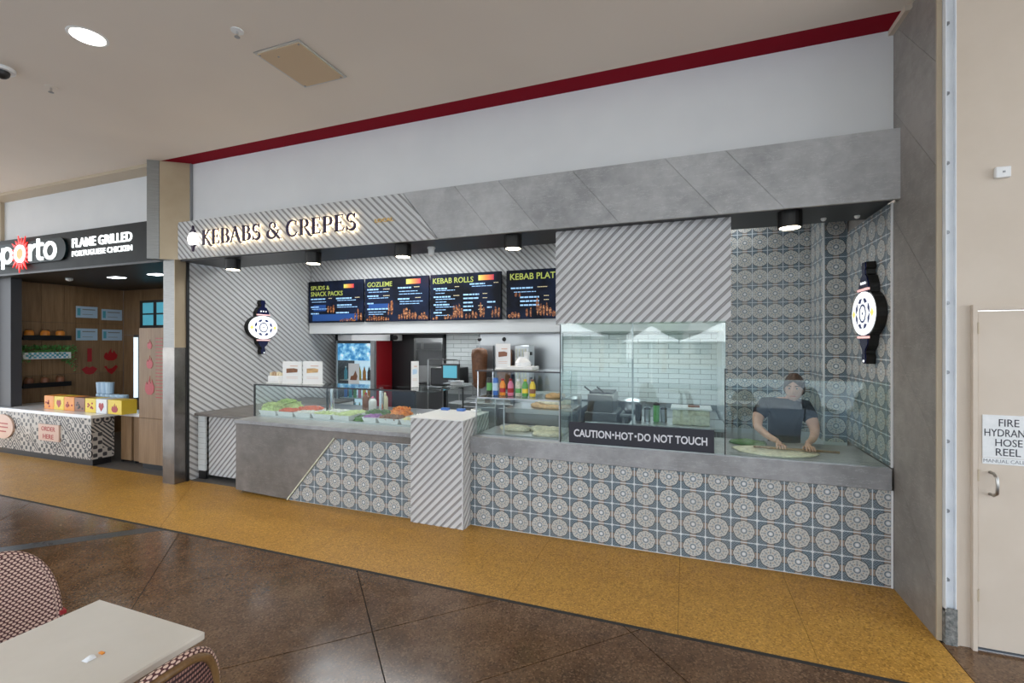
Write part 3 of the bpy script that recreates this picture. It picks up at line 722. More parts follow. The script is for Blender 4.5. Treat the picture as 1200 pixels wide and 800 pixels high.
def word(s_, x0, x1, zb, h, sl):
    adv = [GL[c][1]+.13 for c in s_]; tot = sum(adv)-.13; k = (x1-x0)/tot; x = x0
    for c, a in zip(s_, adv):
        mb = MB(); hb = MB()
        for q in GL[c][0]:
            z = [(x+p[0]*k, zb+sl*(x-x0)+p[1]*h) for p in q]
            mb.prism(z, YF-.052, YF-.036)
            cx = sum(p[0] for p in z)/4; cz = sum(p[1] for p in z)/4
            hb.prism([(cx+(p[0]-cx)*.85, cz+(p[1]-cz)*.85) for p in z], YF-.035, YF-.030)
        l = mb.build('letter', 'letter', SG); hb.build('back_light', 'halo', l)
        x += a*k
SG = thing('shop_sign', 'dark halo-lit letters KEBABS & CREPES with a small round lantern, on ribbed fascia', 'sign', (-4.6, YF-.05, 3.0))
word('KEBABS', -5.70, -4.72, 3.072, .182, .0)
word('&', -4.62, -4.40, 3.072, .182, .0)
word('CREPES', -4.32, -3.34, 3.068, .180, .0)
mb = MB(); mb.tube([(-5.855, YF-.04, 3.160), (-5.855, YF-.065, 3.160)], .085, 28); mb.build('glowing_disc', mat('bright_round_lamp', (1, 1, 1), .4, emit=(1, .97, .92), es=1.6), SG)
mb = MB(); mb.prism([(-5.90, 3.235), (-5.81, 3.235), (-5.825, 3.27), (-5.845, 3.285), (-5.85, 3.33), (-5.86, 3.33), (-5.865, 3.285), (-5.885, 3.27)], YF-.065, YF-.04)
mb.prism([(-5.90, 3.085), (-5.81, 3.085), (-5.84, 3.05), (-5.85, 3.0), (-5.86, 3.0), (-5.87, 3.05)], YF-.065, YF-.04); mb.build('finial', 'letter', SG)
mb = MB()
t = tag(text('LOCAL', -3.11, -2.88, 3.125, 3.165, YF-.012, .02, 'gold_lettering', 'gold'), 'tiny gold metal lettering on the ribbed fascia right of the lit sign', 'lettering')

# soffit lamps
first = None
for x, lb in ((-5.437, 'black cylinder downlight at the left end of the soffit, nearest the steel column'), (-4.13, 'black cylinder downlight under the CREPES lettering, second from the left'),
          (-2.89, 'black cylinder downlight over the second menu board'), (-1.61, 'black cylinder downlight just left of the ribbed hood'), (.79, 'black cylinder downlight in front of the patterned tile wall on the right')):
    if first is None:
        f0 = thing('cylinder_downlight', lb, 'light', (0, 0, 0), 0, 'soffit downlights')
        MB().lathe([(.088, 0), (.09, .004), (.09, .13)], (0, 0, -.13), 24).build('housing', 'black_metal', f0)
        MB().cyl((0, 0, -.1325), .074, .003, 24).build('lit_face', 'bulb', f0)
        f0.location = (x, 4.34, 2.91); first = f0
    else: dup(first, (x, 4.34, 2.91), 0, lb)
    l = bpy.data.lights.new('soffit_spot', 'SPOT'); l.energy = 13; l.spot_size = 1.9; l.spot_blend = .8; l.color = (1, .84, .62); l.shadow_soft_size = .06
    o = bpy.data.objects.new('soffit_spot', l); o.location = (x, 4.34, 2.765); C.objects.link(o)
t = thing('security_camera', 'small white camera barrel hanging from the black soffit over the menus', 'camera', (-2.66, 4.55, 2.91))
MB().cyl((-2.66, 4.55, 2.89), .045, .02, 18).build('mount', 'white', t)
MB().lathe([(.026, 0), (.034, .01), (.037, .075)], (-2.66, 4.55, 2.815), 18).build('barrel', 'white', t)
for x in (1.10, 1.34): tag(MB().ball((x, 4.66, 2.905), .022, 12, 8).build('smoke_sensor', 'white'), 'tiny white sensor dome under the soffit near the right stone wall' + (', left one' if x < 1.2 else ', right one'), 'sensor', 'soffit sensor domes')

# ribbed hood over the glass
t = thing('hanging_hood', 'big white ribbed board hanging over the tall front glass', 'panel', (-.4, 4.5, 2.02))
ribs(MB(), rect(-1.17, .355, 2.02, 2.925), front3(4.34), .0625, -45, .008).build('ribbed_panel', RB, t)
MB().box(-1.17, .355, 4.36, 4.42, 2.02, 2.925).build('backing', 'white_wall', t)

# menu boards
def menu(x0, x1, lb, heads, lines, food, extra=None):
    t = thing('menu_board', lb, 'screen', ((x0+x1)/2, 6.43, 2.19), 0, 'menu boards over the counter')
    MB().bevbox(x0, x1, 6.40, 6.44, 2.19, 2.905, .004).build('screen', 'screen', t)
    W = x1-x0; y = 6.399
    for s_, a, b, z0, z1 in heads: text(s_, x0+a*W, x0+b*W, 2.19+z0*.715, 2.19+z1*.715, y, .0015, 'heading', 'scr_yellow', t, .012)
    mb = MB(); mc = MB()
    for a, b, z, kind in lines:
        x = x0+a*W; zc = 2.19+z*.715; h = .022 if kind == 'h' else .010
        # rows of short word-like dashes
        while x < x0+b*W-.01:
            wd = random.uniform(.03, .09) if kind != 'p' else .02
            e = min(x+wd, x0+b*W); (mc if kind == 'p' else mb).box(x, e, y-.001, y+.0005, zc-h/2, zc+h/2); x = e+(.010 if kind != 'p' else .006)
    mb.build('menu_text', 'scr_blue', t); 
    if mc.v: mc.build('price_text', 'scr_cream', t)
    mf = MB()
    for a, b, z0, z1 in food:
        cx, cz = x0+(a+b)/2*W, 2.19+z0*.715; hw, hh = (b-a)/2*W, (z1-z0)*.715
        k = max(2, int(hw/.022))
        for i in range(k):
            bx_ = cx-hw+2*hw*(i+.5)/k; e_ = math.sin(PI*(i+.5)/k); rz_ = hh*random.uniform(.35, .6)*(.5+.5*e_); rx_ = random.uniform(.014, .026)
            mf.prism([(bx_+rx_*math.cos(2*PI*q/9)+.3*rz_*math.sin(2*PI*q/9)*random.uniform(-.3, .3), cz+rz_+rz_*math.sin(2*PI*q/9)) for q in range(9)], y-.001-.0001*i, y+.0005)
    mf.build('food_picture', 'scr_food', t)
    for nm, a, b, z0, z1, mm in (extra or []):
        MB().box(x0+a*W, x0+b*W, y-.0006, y+.0005, 2.19+z0*.715, 2.19+z1*.715).build(nm, mm, t)
    return t
menu(-6.20, -5.04, 'leftmost menu screen headed SPUDS & SNACK PACKS', [('SPUDS &', .05, .40, .79, .89), ('SNACK PACKS', .05, .64, .64, .75)],
     [(.05, .33, .57, 'h'), (.52, .80, .57, 'h'), (.86, .94, .58, 'p'), (.38, .44, .58, 'p'), (.54, .88, .52, 'l'), (.07, .33, .50, 'l'), (.54, .80, .41, 'h'), (.05, .2, .38, 'h'), (.07, .35, .33, 'l'), (.54, .9, .36, 'l'), (.05, .2, .22, 'h'), (.52, .75, .23, 'h')],
     [(.35, .50, .22, .46), (.58, .86, .02, .12), (.84, .99, .03, .3)],
     [('badge', .66, .84, .81, .90, 'scr_badge'), ('blue_band', .10, .33, .28, .43, 'scr_deepblue'), ('blue_band', .08, .90, .04, .20, 'scr_deepblue')])
menu(-5.00, -3.79, 'menu screen headed GOZLEME, second from the left', [('GOZLEME', .04, .44, .80, .91)],
     [(.04, .22, .74, 'h'), (.30, .40, .74, 'p'), (.06, .38, .68, 'l'), (.04, .22, .59, 'h'), (.30, .40, .59, 'p'), (.06, .38, .54, 'l'), (.04, .14, .42, 'h'), (.04, .38, .29, 'h'), (.06, .34, .22, 'l'), (.06, .30, .17, 'l'),
      (.53, .74, .75, 'h'), (.78, .87, .76, 'p'), (.55, .84, .67, 'l'), (.55, .9, .61, 'l'), (.53, .71, .50, 'h'), (.80, .88, .52, 'p'), (.56, .92, .44, 'l'), (.56, .86, .39, 'l')],
     [(.02, .40, .02, .16), (.36, .46, .14, .60), (.53, .82, .04, .28), (.84, .99, .03, .2), (.64, .74, .1, .32)],
     [('badge', .66, .88, .83, .94, 'scr_badge'), ('blue_band', .06, .38, .31, .41, 'scr_deepblue')])
menu(-3.76, -2.56, 'menu screen headed KEBAB ROLLS, third from the left', [('KEBAB ROLLS', .04, .62, .80, .92)],
     [(.05, .26, .69, 'h'), (.36, .43, .72, 'p'), (.08, .36, .65, 'l'), (.08, .22, .59, 'l'), (.05, .30, .51, 'h'), (.34, .43, .53, 'p'), (.08, .36, .46, 'l'), (.08, .24, .40, 'l'), (.05, .28, .34, 'h'), (.08, .36, .29, 'l'), (.08, .24, .23, 'l'), (.05, .17, .17, 'h'), (.08, .3, .11, 'l'),
      (.57, .78, .76, 'h'), (.90, .97, .77, 'p'), (.60, .88, .71, 'l'), (.48, .70, .54, 'h'), (.75, .81, .55, 'p'), (.48, .70, .46, 'h'), (.75, .81, .46, 'p'), (.48, .62, .37, 'h'), (.48, .62, .29, 'h'), (.48, .60, .21, 'h'), (.69, .75, .30, 'p'), (.69, .75, .22, 'p'), (.81, .92, .37, 'h'), (.81, .87, .26, 'h')],
     [(.20, .36, .02, .16), (.33, .48, .04, .42), (.50, .68, .03, .2), (.70, .78, .05, .4), (.86, .99, .04, .28), (.02, .12, .02, .1)],
     [('badge', .69, .90, .83, .94, 'scr_badge')])
menu(-2.48, -1.28, 'menu screen headed KEBAB PLATES, partly behind the ribbed hood', [('KEBAB PLATES', .05, .72, .80, .93)],
     [(.06, .34, .63, 'h'), (.40, .52, .64, 'p'), (.10, .38, .55, 'l'), (.18, .42, .44, 'h'), (.48, .54, .46, 'p'), (.18, .42, .36, 'h'), (.48, .54, .38, 'p'), (.18, .42, .28, 'h')],
     [(.10, .20, .45, .55), (.24, .34, .04, .28), (.38, .46, .06, .46), (.46, .58, .05, .36), (.58, .78, .03, .22), (.02, .18, .02, .16)], [])

# ================================================================== COUNTERS
# right counter (glass side)
t = thing('right_counter', 'long counter clad in blue grey patterned tiles under a stone ledge', 'counter', (-.3, 4.6, 0))
MB().box(-2.04, RX-.012, 4.2855, 4.42, 0, .74).build('counter_body', 'grout', t)
tiles(t, rect(-2.05, RX-.016, .002, .735), -.238, .002, lambda u, v: (u, 4.290, v), 0, pu=.196)
MB().box(RX-.015, RX-.003, 4.280, 4.285, 0, .735).build('edge_strip', 'white', t)
q = MB(); q.bevbox(-2.045, RX-.016, 4.262, 4.44, .736, .90, .004); q.bevbox(-2.0, RX-.016, 4.44, 5.08, .84, .90, .003); q.build('stone_ledge', 'stone_edge', t)
# left counter
t = thing('left_counter', 'long grey stone servery counter with a diagonal patch of patterned tiles', 'counter', (-3.9, 4.6, 0))
diag = [(-5.20, .04), (-4.36, .02), (-3.70, .775), (-2.665, .785), (-2.665, .90), (-5.20, .90)]
MB().prism([(-5.20, .04), (-4.37, .015), (-3.69, .775), (-2.665, .785), (-2.665, .855), (-5.20, .855)], 4.19, 4.22).build('stone_front', 'stone_dark', t)
MB().box(-5.20, -2.665, 4.22, 4.92, .06, .855).build('counter_body', 'dark', t)
MB().box(-5.18, -4.2, 4.26, 4.9, 0, .06).build('plinth', 'black', t)
MB().prism([(-4.37, .003), (-2.665, .003), (-2.665, .785), (-3.69, .775)], 4.2075, 4.219).build('grout_bed', 'grout', t)
tiles(t, [(-4.36, .003), (-2.668, .003), (-2.668, .783), (-3.69, .772)], -3.207, .003, lambda u, v: (u, 4.212, v), 0)
p0, p1 = (-4.385, .0), (-3.70, .775)
MB().prism([(-4.386, .012), (-4.374, .004), (-3.685, .778), (-3.699, .782)], 4.186, 4.20).build('edge_strip', 'cream_tub', t)
MB().bevbox(-5.22, -2.665, 4.175, 4.98, .855, .90, .004).build('worktop', 'stone_edge', t)
# white ribbed post between the two
t = thing('ribbed_pillar', 'short white ribbed pillar standing between the two counters', 'pillar', (-2.35, 4.4, 0))
ribs(MB(), rect(-2.66, -2.064, .0, 1.075), front3(4.142), .0600, -45, .008, .02).build('ribbed_panel', RB, t)
ribs(MB(), rect(4.130, 4.75, .0, 1.075), right3(-2.064), .0600, -45, .012, .008).build('ribbed_panel', RB, t)
MB().box(-2.66, -2.076, 4.162, 4.75, .0, 1.07).build('post_core', 'white_wall', t)
MB().bevbox(-2.665, -2.050, 4.125, 4.76, 1.070, 1.082, .003).build('cap', 'white', t)
# low side bench between column and left counter
t = thing('side_bench', 'low grey topped bench with ribbed front tucked beside the left wall', 'bench', (-5.8, 4.9, 0))
MB().bevbox(LX+.015, -5.235, 4.40, 6.4, .86, .895, .004).build('worktop', 'stone_dark', t)
ribs(MB(), rect(-6.08, -5.235, .05, .86), front3(4.50), .056, -45, .008).build('ribbed_panel', RB, t)
MB().box(-6.08, -5.235, 4.515, 6.4, .08, .86).build('bench_body', 'white_wall', t)
MB().box(-6.06, -5.22, 4.60, 6.3, 0, .08).build('plinth', 'black', t)
w_ = thing('tiled_strip', 'narrow white tiled strip beside the steel column', 'panel', (-6.15, 4.4, 0))
for k in range(10): MB().bevbox(LX+.035, -6.085, 4.44, 4.47, .115+k*.074, .186+k*.074, .002).build('wall_tile', 'subway', w_)
MB().box(LX+.035, -6.085, 4.45, 4.48, 0, .11).build('plinth', 'black', w_)

# ---- steel column of the walkway
t = thing('steel_column', 'tall square brushed steel column between the two shops', 'column', (-6.35, 4.3, 0))
MB().box(-6.46, -6.235, 4.14, 4.33, .0, 1.78).build('kick_sleeve', 'column_dark', t)
MB().box(-6.455, -6.245, 4.145, 4.33, 1.78, 2.93).build('shaft', 'column_steel', t)
MB().box(-6.245, -6.238, 4.145, 4.33, 1.78, 2.93).build('side_cladding', 'column_gold', t)
MB().box(-6.4555, -6.455, 4.16, 4.3, 0, .01).build('foot_plate', 'steel', t)
MB().prism([(-6.56, 4.30), (-6.50, 3.97), (-6.39, 4.05), (-6.385, 4.30)], 2.93, 4.20, 'z').build('upper_cladding', 'column_steel', t)
MB().prism([(-6.385, 4.30), (-6.388, 4.055), (-6.115, 4.255), (-6.11, 4.29)], 2.93, 4.20, 'z').build('upper_cladding', 'column_gold', t)
MB().box(-6.115, -6.10, 4.256, 4.29, 3.40, 4.20).build('cladding_trim', 'steel_dark', t)  # thin dull steel trim at the end of the gold cladding

# ================================================================== LANTERN SIGNS (flat lit signs on a deep black can)
def lantern(label, loc, rz):
    """built facing -Y in local space, 0.58 wide x 0.85 high"""
    t = thing('lantern_sign', label, 'sign', (0, 0, 0))
    W_, H_ = .262, .180
    def oval(sx, sz, n=36): return [(sx*math.cos(2*PI*i/n), sz*math.sin(2*PI*i/n)) for i in range(n)]
    body = MB(); body.prism(oval(W_+.012, H_+.012), -.025, .045)
    top = [(-.125, .15), (.125, .15), (.115, .24), (.075, .305), (.035, .325), (.035, .36), (.05, .38), (.035, .425), (-.035, .425), (-.05, .38), (-.035, .36), (-.035, .325), (-.075, .305), (-.115, .24)]
    bot = [(-.12, -.15), (.12, -.15), (.09, -.26), (.035, -.305), (.03, -.33), (.045, -.36), (.03, -.415), (-.03, -.415), (-.045, -.36), (-.03, -.33), (-.035, -.305), (-.09, -.26)]
    body.prism(top, -.02, .045); body.prism(bot, -.02, .045); body.build('can', 'black_metal', t)
    MB().prism(oval(W_, H_), -.035, -.025).build('lit_face', 'lamp_white', t)
    for p in (top, bot): MB().prism([(x*.88, z-(.004 if z > 0 else -.004)) for x, z in p], -.030, -.02).build('navy_face', 'navy', t)
    for z in (.196, -.196): MB().box(-.115, .115, -.040, -.02, z-.009, z+.009).build('light_bar', 'lamp_pink', t)
    b = MB()
    for x in (-.045, 0, .045): b.tube([(x, -.036, .250), (x, -.028, .250)], .011, 8)
    b.tube([(.012, -.036, -.392), (.012, -.028, -.392)], .010, 8)
    b.build('light_dot', 'lamp_white', t)
    b = MB()
    def ringp(r0, r1, n=28):
        for i in range(n):
            a, c = 2*PI*i/n, 2*PI*(i+1)/n
            b.prism([(r0*math.cos(a), r0*math.sin(a)), (r1*math.cos(a), r1*math.sin(a)), (r1*math.cos(c), r1*math.sin(c)), (r0*math.cos(c), r0*math.sin(c))], -.0375, -.035)
    ringp(.062, .078); b.prism(oval(.012, .012, 10), -.0375, -.035)
    for k in range(8):
        a = PI/8+k*PI/4; r = .135
        cx, cz = r*1.12*math.cos(a), r*.86*math.sin(a); ca, sa = math.cos(a+PI/2), math.sin(a+PI/2)
        pts = [(-.046, 0), (0, .026), (.046, 0), (0, -.016)]
        b.prism([(cx+p[0]*ca-p[1]*sa, cz+p[0]*sa+p[1]*ca) for p in pts], -.0375, -.035)
    b.build('print', 'lamp_blue', t)
    b = MB()
    for s_ in (-1, 1): b.prism([(s_*.21, .034), (s_*.175, .0), (s_*.21, -.034), (s_*.245, 0)], -.0375, -.035)
    b.build('print', 'lamp_yellow', t)
    t.location = loc; t.rotation_euler = (0, 0, rz); return t
lantern('lit oval lantern sign on the ribbed white left wall', (LX+.055, 5.44, 2.080), PI/2)
lantern('lit oval lantern sign on the patterned tile wall at the right', (RX-.058, 4.63, 2.088), -PI/2)

# ================================================================== FRONT GLASS OF THE RIGHT COUNTER
t = thing('tall_glass_screen', 'tall frameless glass screen hanging below the ribbed hood', 'glass', (-.4, 4.3, .9))
MB().box(-1.115, .31, 4.285, 4.295, .902, 2.03).build('pane', 'glass_front', t)
MB().box(-1.118, -1.110, 4.283, 4.297, .902, 2.02).build('dark_edge', 'black', t)
MB().box(.303, .311, 4.283, 4.297, .902, 1.63).build('dark_edge', 'black', t)
MB().box(-1.12, .315, 4.275, 4.305, .900, .908).build('sill_channel', 'steel', t)
MB().box(-.46, -.445, 4.33, 4.335, .91, 2.02).build('glass_joint', 'steel_dark', t)
t = thing('side_glass_pane', 'green edged return pane inside the tall glass screen, at its left', 'glass', (-1.1, 4.6, .9))
MB().box(-1.112, -1.104, 4.30, 4.98, .902, 1.55).build('pane', 'glass', t)
t = thing('low_glass_screen', 'low front glass in front of the person rolling dough', 'glass', (.87, 4.3, .9))
MB().box(.316, 1.432, 4.285, 4.295, .904, 1.545).build('pane', 'glass_front', t)
MB().box(.316, 1.432, 4.280, 4.300, .900, .906).build('sill_channel', 'steel', t)
MB().box(.316, 1.432, 4.284, 4.296, 1.543, 1.549).build('top_edge', 'glass', t)
t = thing('caution_strip', 'charcoal strip on the glass lettered CAUTION HOT DO NOT TOUCH', 'sign', (-.4, 4.28, .905))
MB().box(-1.03, .222, 4.280, 4.2845, .912, 1.108).build('strip', 'sticker', t)
for s_, a, b in (('CAUTION', -.948, -.536), ('HOT', -.474, -.262), ('DO NOT TOUCH', -.208, .158)): pass
text('CAUTION', -.982, -.639, .972, 1.042, 4.2799, .0012, 'lettering', 'print_white', t, .022)
text('HOT', -.601, -.443, .972, 1.042, 4.2799, .0012, 'lettering', 'print_white', t, .022)
text('DO NOT TOUCH', -.402, .169, .972, 1.042, 4.2799, .0012, 'lettering', 'print_white', t, .022)
for x in (-.620, -.422): MB().box(x-.009, x+.009, 4.2787, 4.28, 1.002, 1.020).build('dot', 'print_white', t)

# ================================================================== FOOD CASE (left counter)
t = thing('salad_case', 'long glass food case on the left servery counter', 'display case', (-4, 4.7, .9))
x0, x1, yf, yb = -5.30+.09, -2.80, 4.46, 4.96
MB().box(x0, x1, yf, yf+.008, .902, 1.30).build('front_glass', 'glass', t)
MB().box(x0, x1, yf, yb, 1.300, 1.310).build('top_glass', 'glass', t)
MB().box(x0, x0+.008, yf, yb, .902, 1.30).build('side_glass', 'glass', t)
MB().box(x0-.004, x1, yf-.006, yf+.004, 1.298, 1.316).build('black_edge', 'black', t)
MB().box(x0-.006, x0+.012, yf-.006, yf+.012, .901, 1.30).build('black_post', 'black', t)
MB().box(-4.32, -4.30, yf+.30, yf+.32, .901, 1.30).build('black_post', 'black', t)
for x in (-4.28, -3.52): MB().cyl((x, yf+.36, .901), .028, .398, 16).build('steel_post', 'chrome', t)
MB().box(x0+.03, x1+.1, yf+.04, yb-.02, .9005, .915).build('tray_well', 'steel', t)
t = thing('corner_case', 'small glass case with dark frame behind the ribbed pillar', 'display case', (-2.6, 5.2, .9))
MB().box(-2.785, -2.56, 4.462, 5.6, 1.300, 1.310).build('top_glass', 'glass', t)
MB().box(-2.565, -2.55, 5.12, 5.14, .90, 1.30).box(-2.785, -2.77, 5.12, 5.14, .90, 1.30).box(-2.785, -2.55, 5.12, 5.14, 1.285, 1.30).build('dark_frame', 'black', t)
MB().box(-2.78, -2.56, 5.15, 5.4, 1.09, 1.10).build('shelf', 'steel', t)
MB().box(-2.785, -2.56, 5.0, 5.6, .0, .90).build('case_base', 'steel_dark', t)

def pan(x0, x1, y0, y1, label):
    t = thing('food_pan', label, 'food pan', ((x0+x1)/2, (y0+y1)/2, .915), 0, 'white food pans in the salad case')
    z0, z1, i = .915, .975, .022
    m = MB()
    def ring(d, z): return [(x0+d, y0+d, z), (x1-d, y0+d, z), (x1-d, y1-d, z), (x0+d, y1-d, z)]
    rs = [ring(i, z0), ring(.004, z1-.004), ring(0, z1), ring(.007, z1), ring(.012, z1-.01), ring(i+.006, z0+.01)]
    v = [p for r in rs for p in r]; fs = [(0, 1, 2, 3), (20, 21, 22, 23)]
    for a in range(5):
        for k in range(4): fs.append((a*4+k, a*4+(k+1) % 4, a*4+4+(k+1) % 4, a*4+4+k))
    m.add(v, fs).build('pan_body', 'white_gloss', t)
    return t
def heap(x0, x1, y0, y1, h, m, name, label, n=120, sz=(.03, .006), base=.958, cat='food', rough=.012):
    mb = MB(); cx, cy, rx, ry = (x0+x1)/2, (y0+y1)/2, (x1-x0)/2-.012, (y1-y0)/2-.012
    def f(u, v):
        a, b = u*2-1, v*2-1
        q = max(0, (1-a**4)*(1-b**4)); return (cx+a*rx, cy+b*ry, base+.002+h*q**.7*(.8+.2*math.cos(3*a+1)*math.cos(2*b))+random.uniform(-1, 1)*rough*.4)
    mb.grid(f, 8, 8)
    for _ in range(n):
        a, b = random.uniform(-.95, .95), random.uniform(-.95, .95); q = max(0, (1-a**4)*(1-b**4))
        c = Vector((cx+a*rx, cy+b*ry, base+.004+h*q**.7*.95)); d = Vector((random.gauss(0, 1), random.gauss(0, 1), random.gauss(0, .5))).normalized()*sz[0]*random.uniform(.4, .8)
        e = d.cross(Vector((random.random(), random.random(), random.random()))).normalized()*sz[1]; k = d.cross(e).normalized()*sz[1]*.5
        p = [c-d-e, c-d+e, c+d+e, c+d-e]; mb.add([x-k for x in p]+[x+k for x in p], [(0, 1, 2, 3), (4, 5, 6, 7), (0, 1, 5, 4), (1, 2, 6, 5), (2, 3, 7, 6), (3, 0, 4, 7)])
    o = mb.build(name, m); tag(o, label, cat, None, 'stuff'); return o
front = [(-5.10, -4.82, 'lettuce', 'shredded lettuce', .13), (-4.81, -4.55, 'tomato', 'diced tomato', .045), (-4.54, -4.28, 'onion', 'sliced white onion', .02),
         (-4.27, -3.98, 'cucumber', 'sliced cucumber', .02), (-3.97, -3.72, 'cucumber', 'shredded pale green cabbage', .03), (-3.55, -3.35, 'cabbage', 'red cabbage', .03), (-3.34, -3.06, 'patty', 'fried brown falafel', .035), (-3.05, -2.86, 'cheese', 'grated cheese', .02)]
for a, b, m, nm, h in front:
    a, b = [-5.19+(q+5.10)*1.045 for q in (a, b)]
    pan(a, b, 4.50, 4.70, 'white front row pan holding ' + nm)
    heap(a, b, 4.50, 4.70, h*.8, m, 'chopped_food', 'heap of ' + nm + ' in the front row of the salad case', 110, (.03, .008) if m != 'patty' else (.03, .016))
back = [(-5.10, -4.74, 'lettuce', 'leafy lettuce', .15), (-4.73, -4.38, 'tomato', 'tomato wedges', .05), (-4.37, -4.02, 'onion', 'white cheese cubes', .02), (-4.01, -3.72, 'cucumber', 'pickles', .02),
        (-3.71, -3.36, 'parsley', 'green parsley tabouli', .06), (-3.35, -3.10, 'carrot', 'grated orange carrot', .13), (-3.07, -2.83, 'onion', 'white yoghurt salad', .02)]
for a, b, m, nm, h in back:
    a, b = [-5.19+(q+5.10)*1.045 for q in (a, b)]
    pan(a, b, 4.71, 4.93, 'white back row pan holding ' + nm)
    heap(a, b, 4.71, 4.93, h*.8, m, 'chopped_food', 'heap of ' + nm + ' in the back row of the salad case', 110, (.03, .008))
heap(-3.72, -3.54, 4.52, 4.70, .05, 'parsley', 'chopped_food', 'dark green herbs spilling between the pale cabbage and the red cabbage', 90, (.03, .007), base=.915)

def bottle(x, y, z, r, h, m, label, cap='p_white', nm='sauce_bottle', group=None, cat='bottle'):
    t = thing(nm, label, cat, (x, y, z), 0, group)
    MB().lathe([(r*.9, 0), (r, .01), (r, h*.66), (r*.75, h*.78), (r*.35, h*.84), (r*.35, h*.86)], (x, y, z), 16).build('body', m, t, smooth=True)
    MB().lathe([(r*.4, h*.86), (r*.4, h*.92), (r*.12, h), (.001, h)], (x, y, z), 12).build('nozzle', cap, t)
    return t
# service bench behind the case, carrying the sauce bottles
t = thing('prep_bench', 'low black bench behind the salad case', 'bench', (-4.2, 5.5, 0))
MB().bevbox(-5.19, -2.85, 5.32, 5.8, .86, .90, .003).build('worktop', 'steel_dark', t)
MB().box(-5.15, -2.9, 5.34, 5.78, 0, .86).build('cupboard', 'black', t)
bottle(-4.22, 5.42, .90, .048, .25, 'p_brown', 'red brown sauce bottle left of the white one behind the salads', 'p_red')
bottle(-4.09, 5.40, .90, .055, .20, 'p_white', 'white squeeze sauce bottle behind the salads', 'p_pink')
bottle(-3.90, 5.42, .90, .042, .26, 'p_cream', 'mustard coloured sauce bottle right of the steel post', 'p_cream')
# items on top of the food case
def easel(x, y, z, w_, h_, label, pic, rz=0, group=None):
    t = thing('menu_stand', label, 'menu card', (x, y, z), rz, group)
    W0 = WM[t.name]
    def P(mb): mb.v = [tuple(W0 @ Vector(q)) for q in mb.v]; return mb
    P(MB().bevbox(-w_/2, w_/2, -.006, .006, 0, h_, .001)).build('card', 'white', t)
    P(MB().box(-w_/2, w_/2, -.03, .05, 0, .006)).build('foot', 'white', t)
    m = MB()
    m.prism([(-w_*.30, h_*.48), (w_*.28, h_*.52), (w_*.30, h_*.66), (w_*.1, h_*.70), (-w_*.30, h_*.68)], -.0075, -.006); P(m).build('food_picture', pic, t)
    m = MB(); m.box(-w_*.1, w_*.3, -.0072, -.006, h_*.78, h_*.82); m.box(-w_*.3, w_*.3, -.0072, -.006, h_*.30, h_*.315); m.box(-w_*.3, w_*.3, -.0072, -.006, h_*.24, h_*.252); P(m).build('printed_lines', 'p_peach', t)
easel(-4.80, 4.68, 1.311, .285, .29, 'left white menu card with a burger picture on the glass case', 'patty', .12)
easel(-4.50, 4.72, 1.311, .285, .295, 'right white menu card with a wrap picture on the glass case', 'bread', .12)
t = thing('takeaway_bowl', 'white bowl of wrapped cutlery at the left end of the glass case', 'bowl', (-5.08, 4.70, 1.311))
MB().bevbox(-5.19, -4.96, 4.62, 4.80, 1.311, 1.33, .003).bevbox(-5.17, -4.98, 4.63, 4.79, 1.33, 1.41, .006).build('tub', 'white', t)
for k in range(7): MB().bevbox(-5.17+k*.027, -5.15+k*.027, 4.66+.01*(k % 3), 4.72, 1.38, 1.45+.012*math.sin(k*2.1), .002).build('cutlery_packet', 'card' if k % 2 else 'p_cream', t)
# till area right of case
t = thing('till_screen', 'small till with a blue lit screen beside the ribbed pillar', 'till', (-3.10, 5.45, 1.31))
MB().bevbox(-3.02, -2.76, 5.42, 5.46, 1.36, 1.57, .006).build('screen_case', 'black', t)
MB().box(-2.99, -2.79, 5.418, 5.420, 1.385, 1.545).build('screen', 'screen_blue', t)
MB().box(-2.92, -2.86, 5.43, 5.47, 1.311, 1.37).box(-2.97, -2.78, 5.38, 5.52, 1.3105, 1.32).build('stand', 'steel_dark', t)
easel(-3.08, 4.88, 1.311, .09, .31, 'narrow upright white card on the glass case beside the till', 'p_paleblue', .5)
t = thing('plate_stack', 'stack of white takeaway lids on the corner glass case', 'plates', (-2.72, 5.2, 1.311))
for k in range(4): MB().lathe([(.03, 0), (.085, .006), (.088, .012), (.03, .010)], (-2.70, 5.25, 1.311+k*.014), 18).build('lid', 'white_gloss', t)
for x, lb in ((-2.56, 'left small blue sponge on the ribbed pillar top'), (-2.36, 'right small blue sponge on the ribbed pillar top')):
    tag(MB().bevbox(x-.045, x+.045, 4.66, 4.72, 1.083, 1.108, .004).build('sponge', 'p_blue'), lb, 'sponge')
t = thing('card_reader', 'small white card reader on the ribbed pillar top', 'card reader', (-2.17, 4.68, 1.083))
MB().bevbox(-2.22, -2.13, 4.64, 4.73, 1.083, 1.115, .004).build('body', 'white', t); MB().box(-2.21, -2.14, 4.65, 4.69, 1.115, 1.117).build('keypad', 'p_black', t)

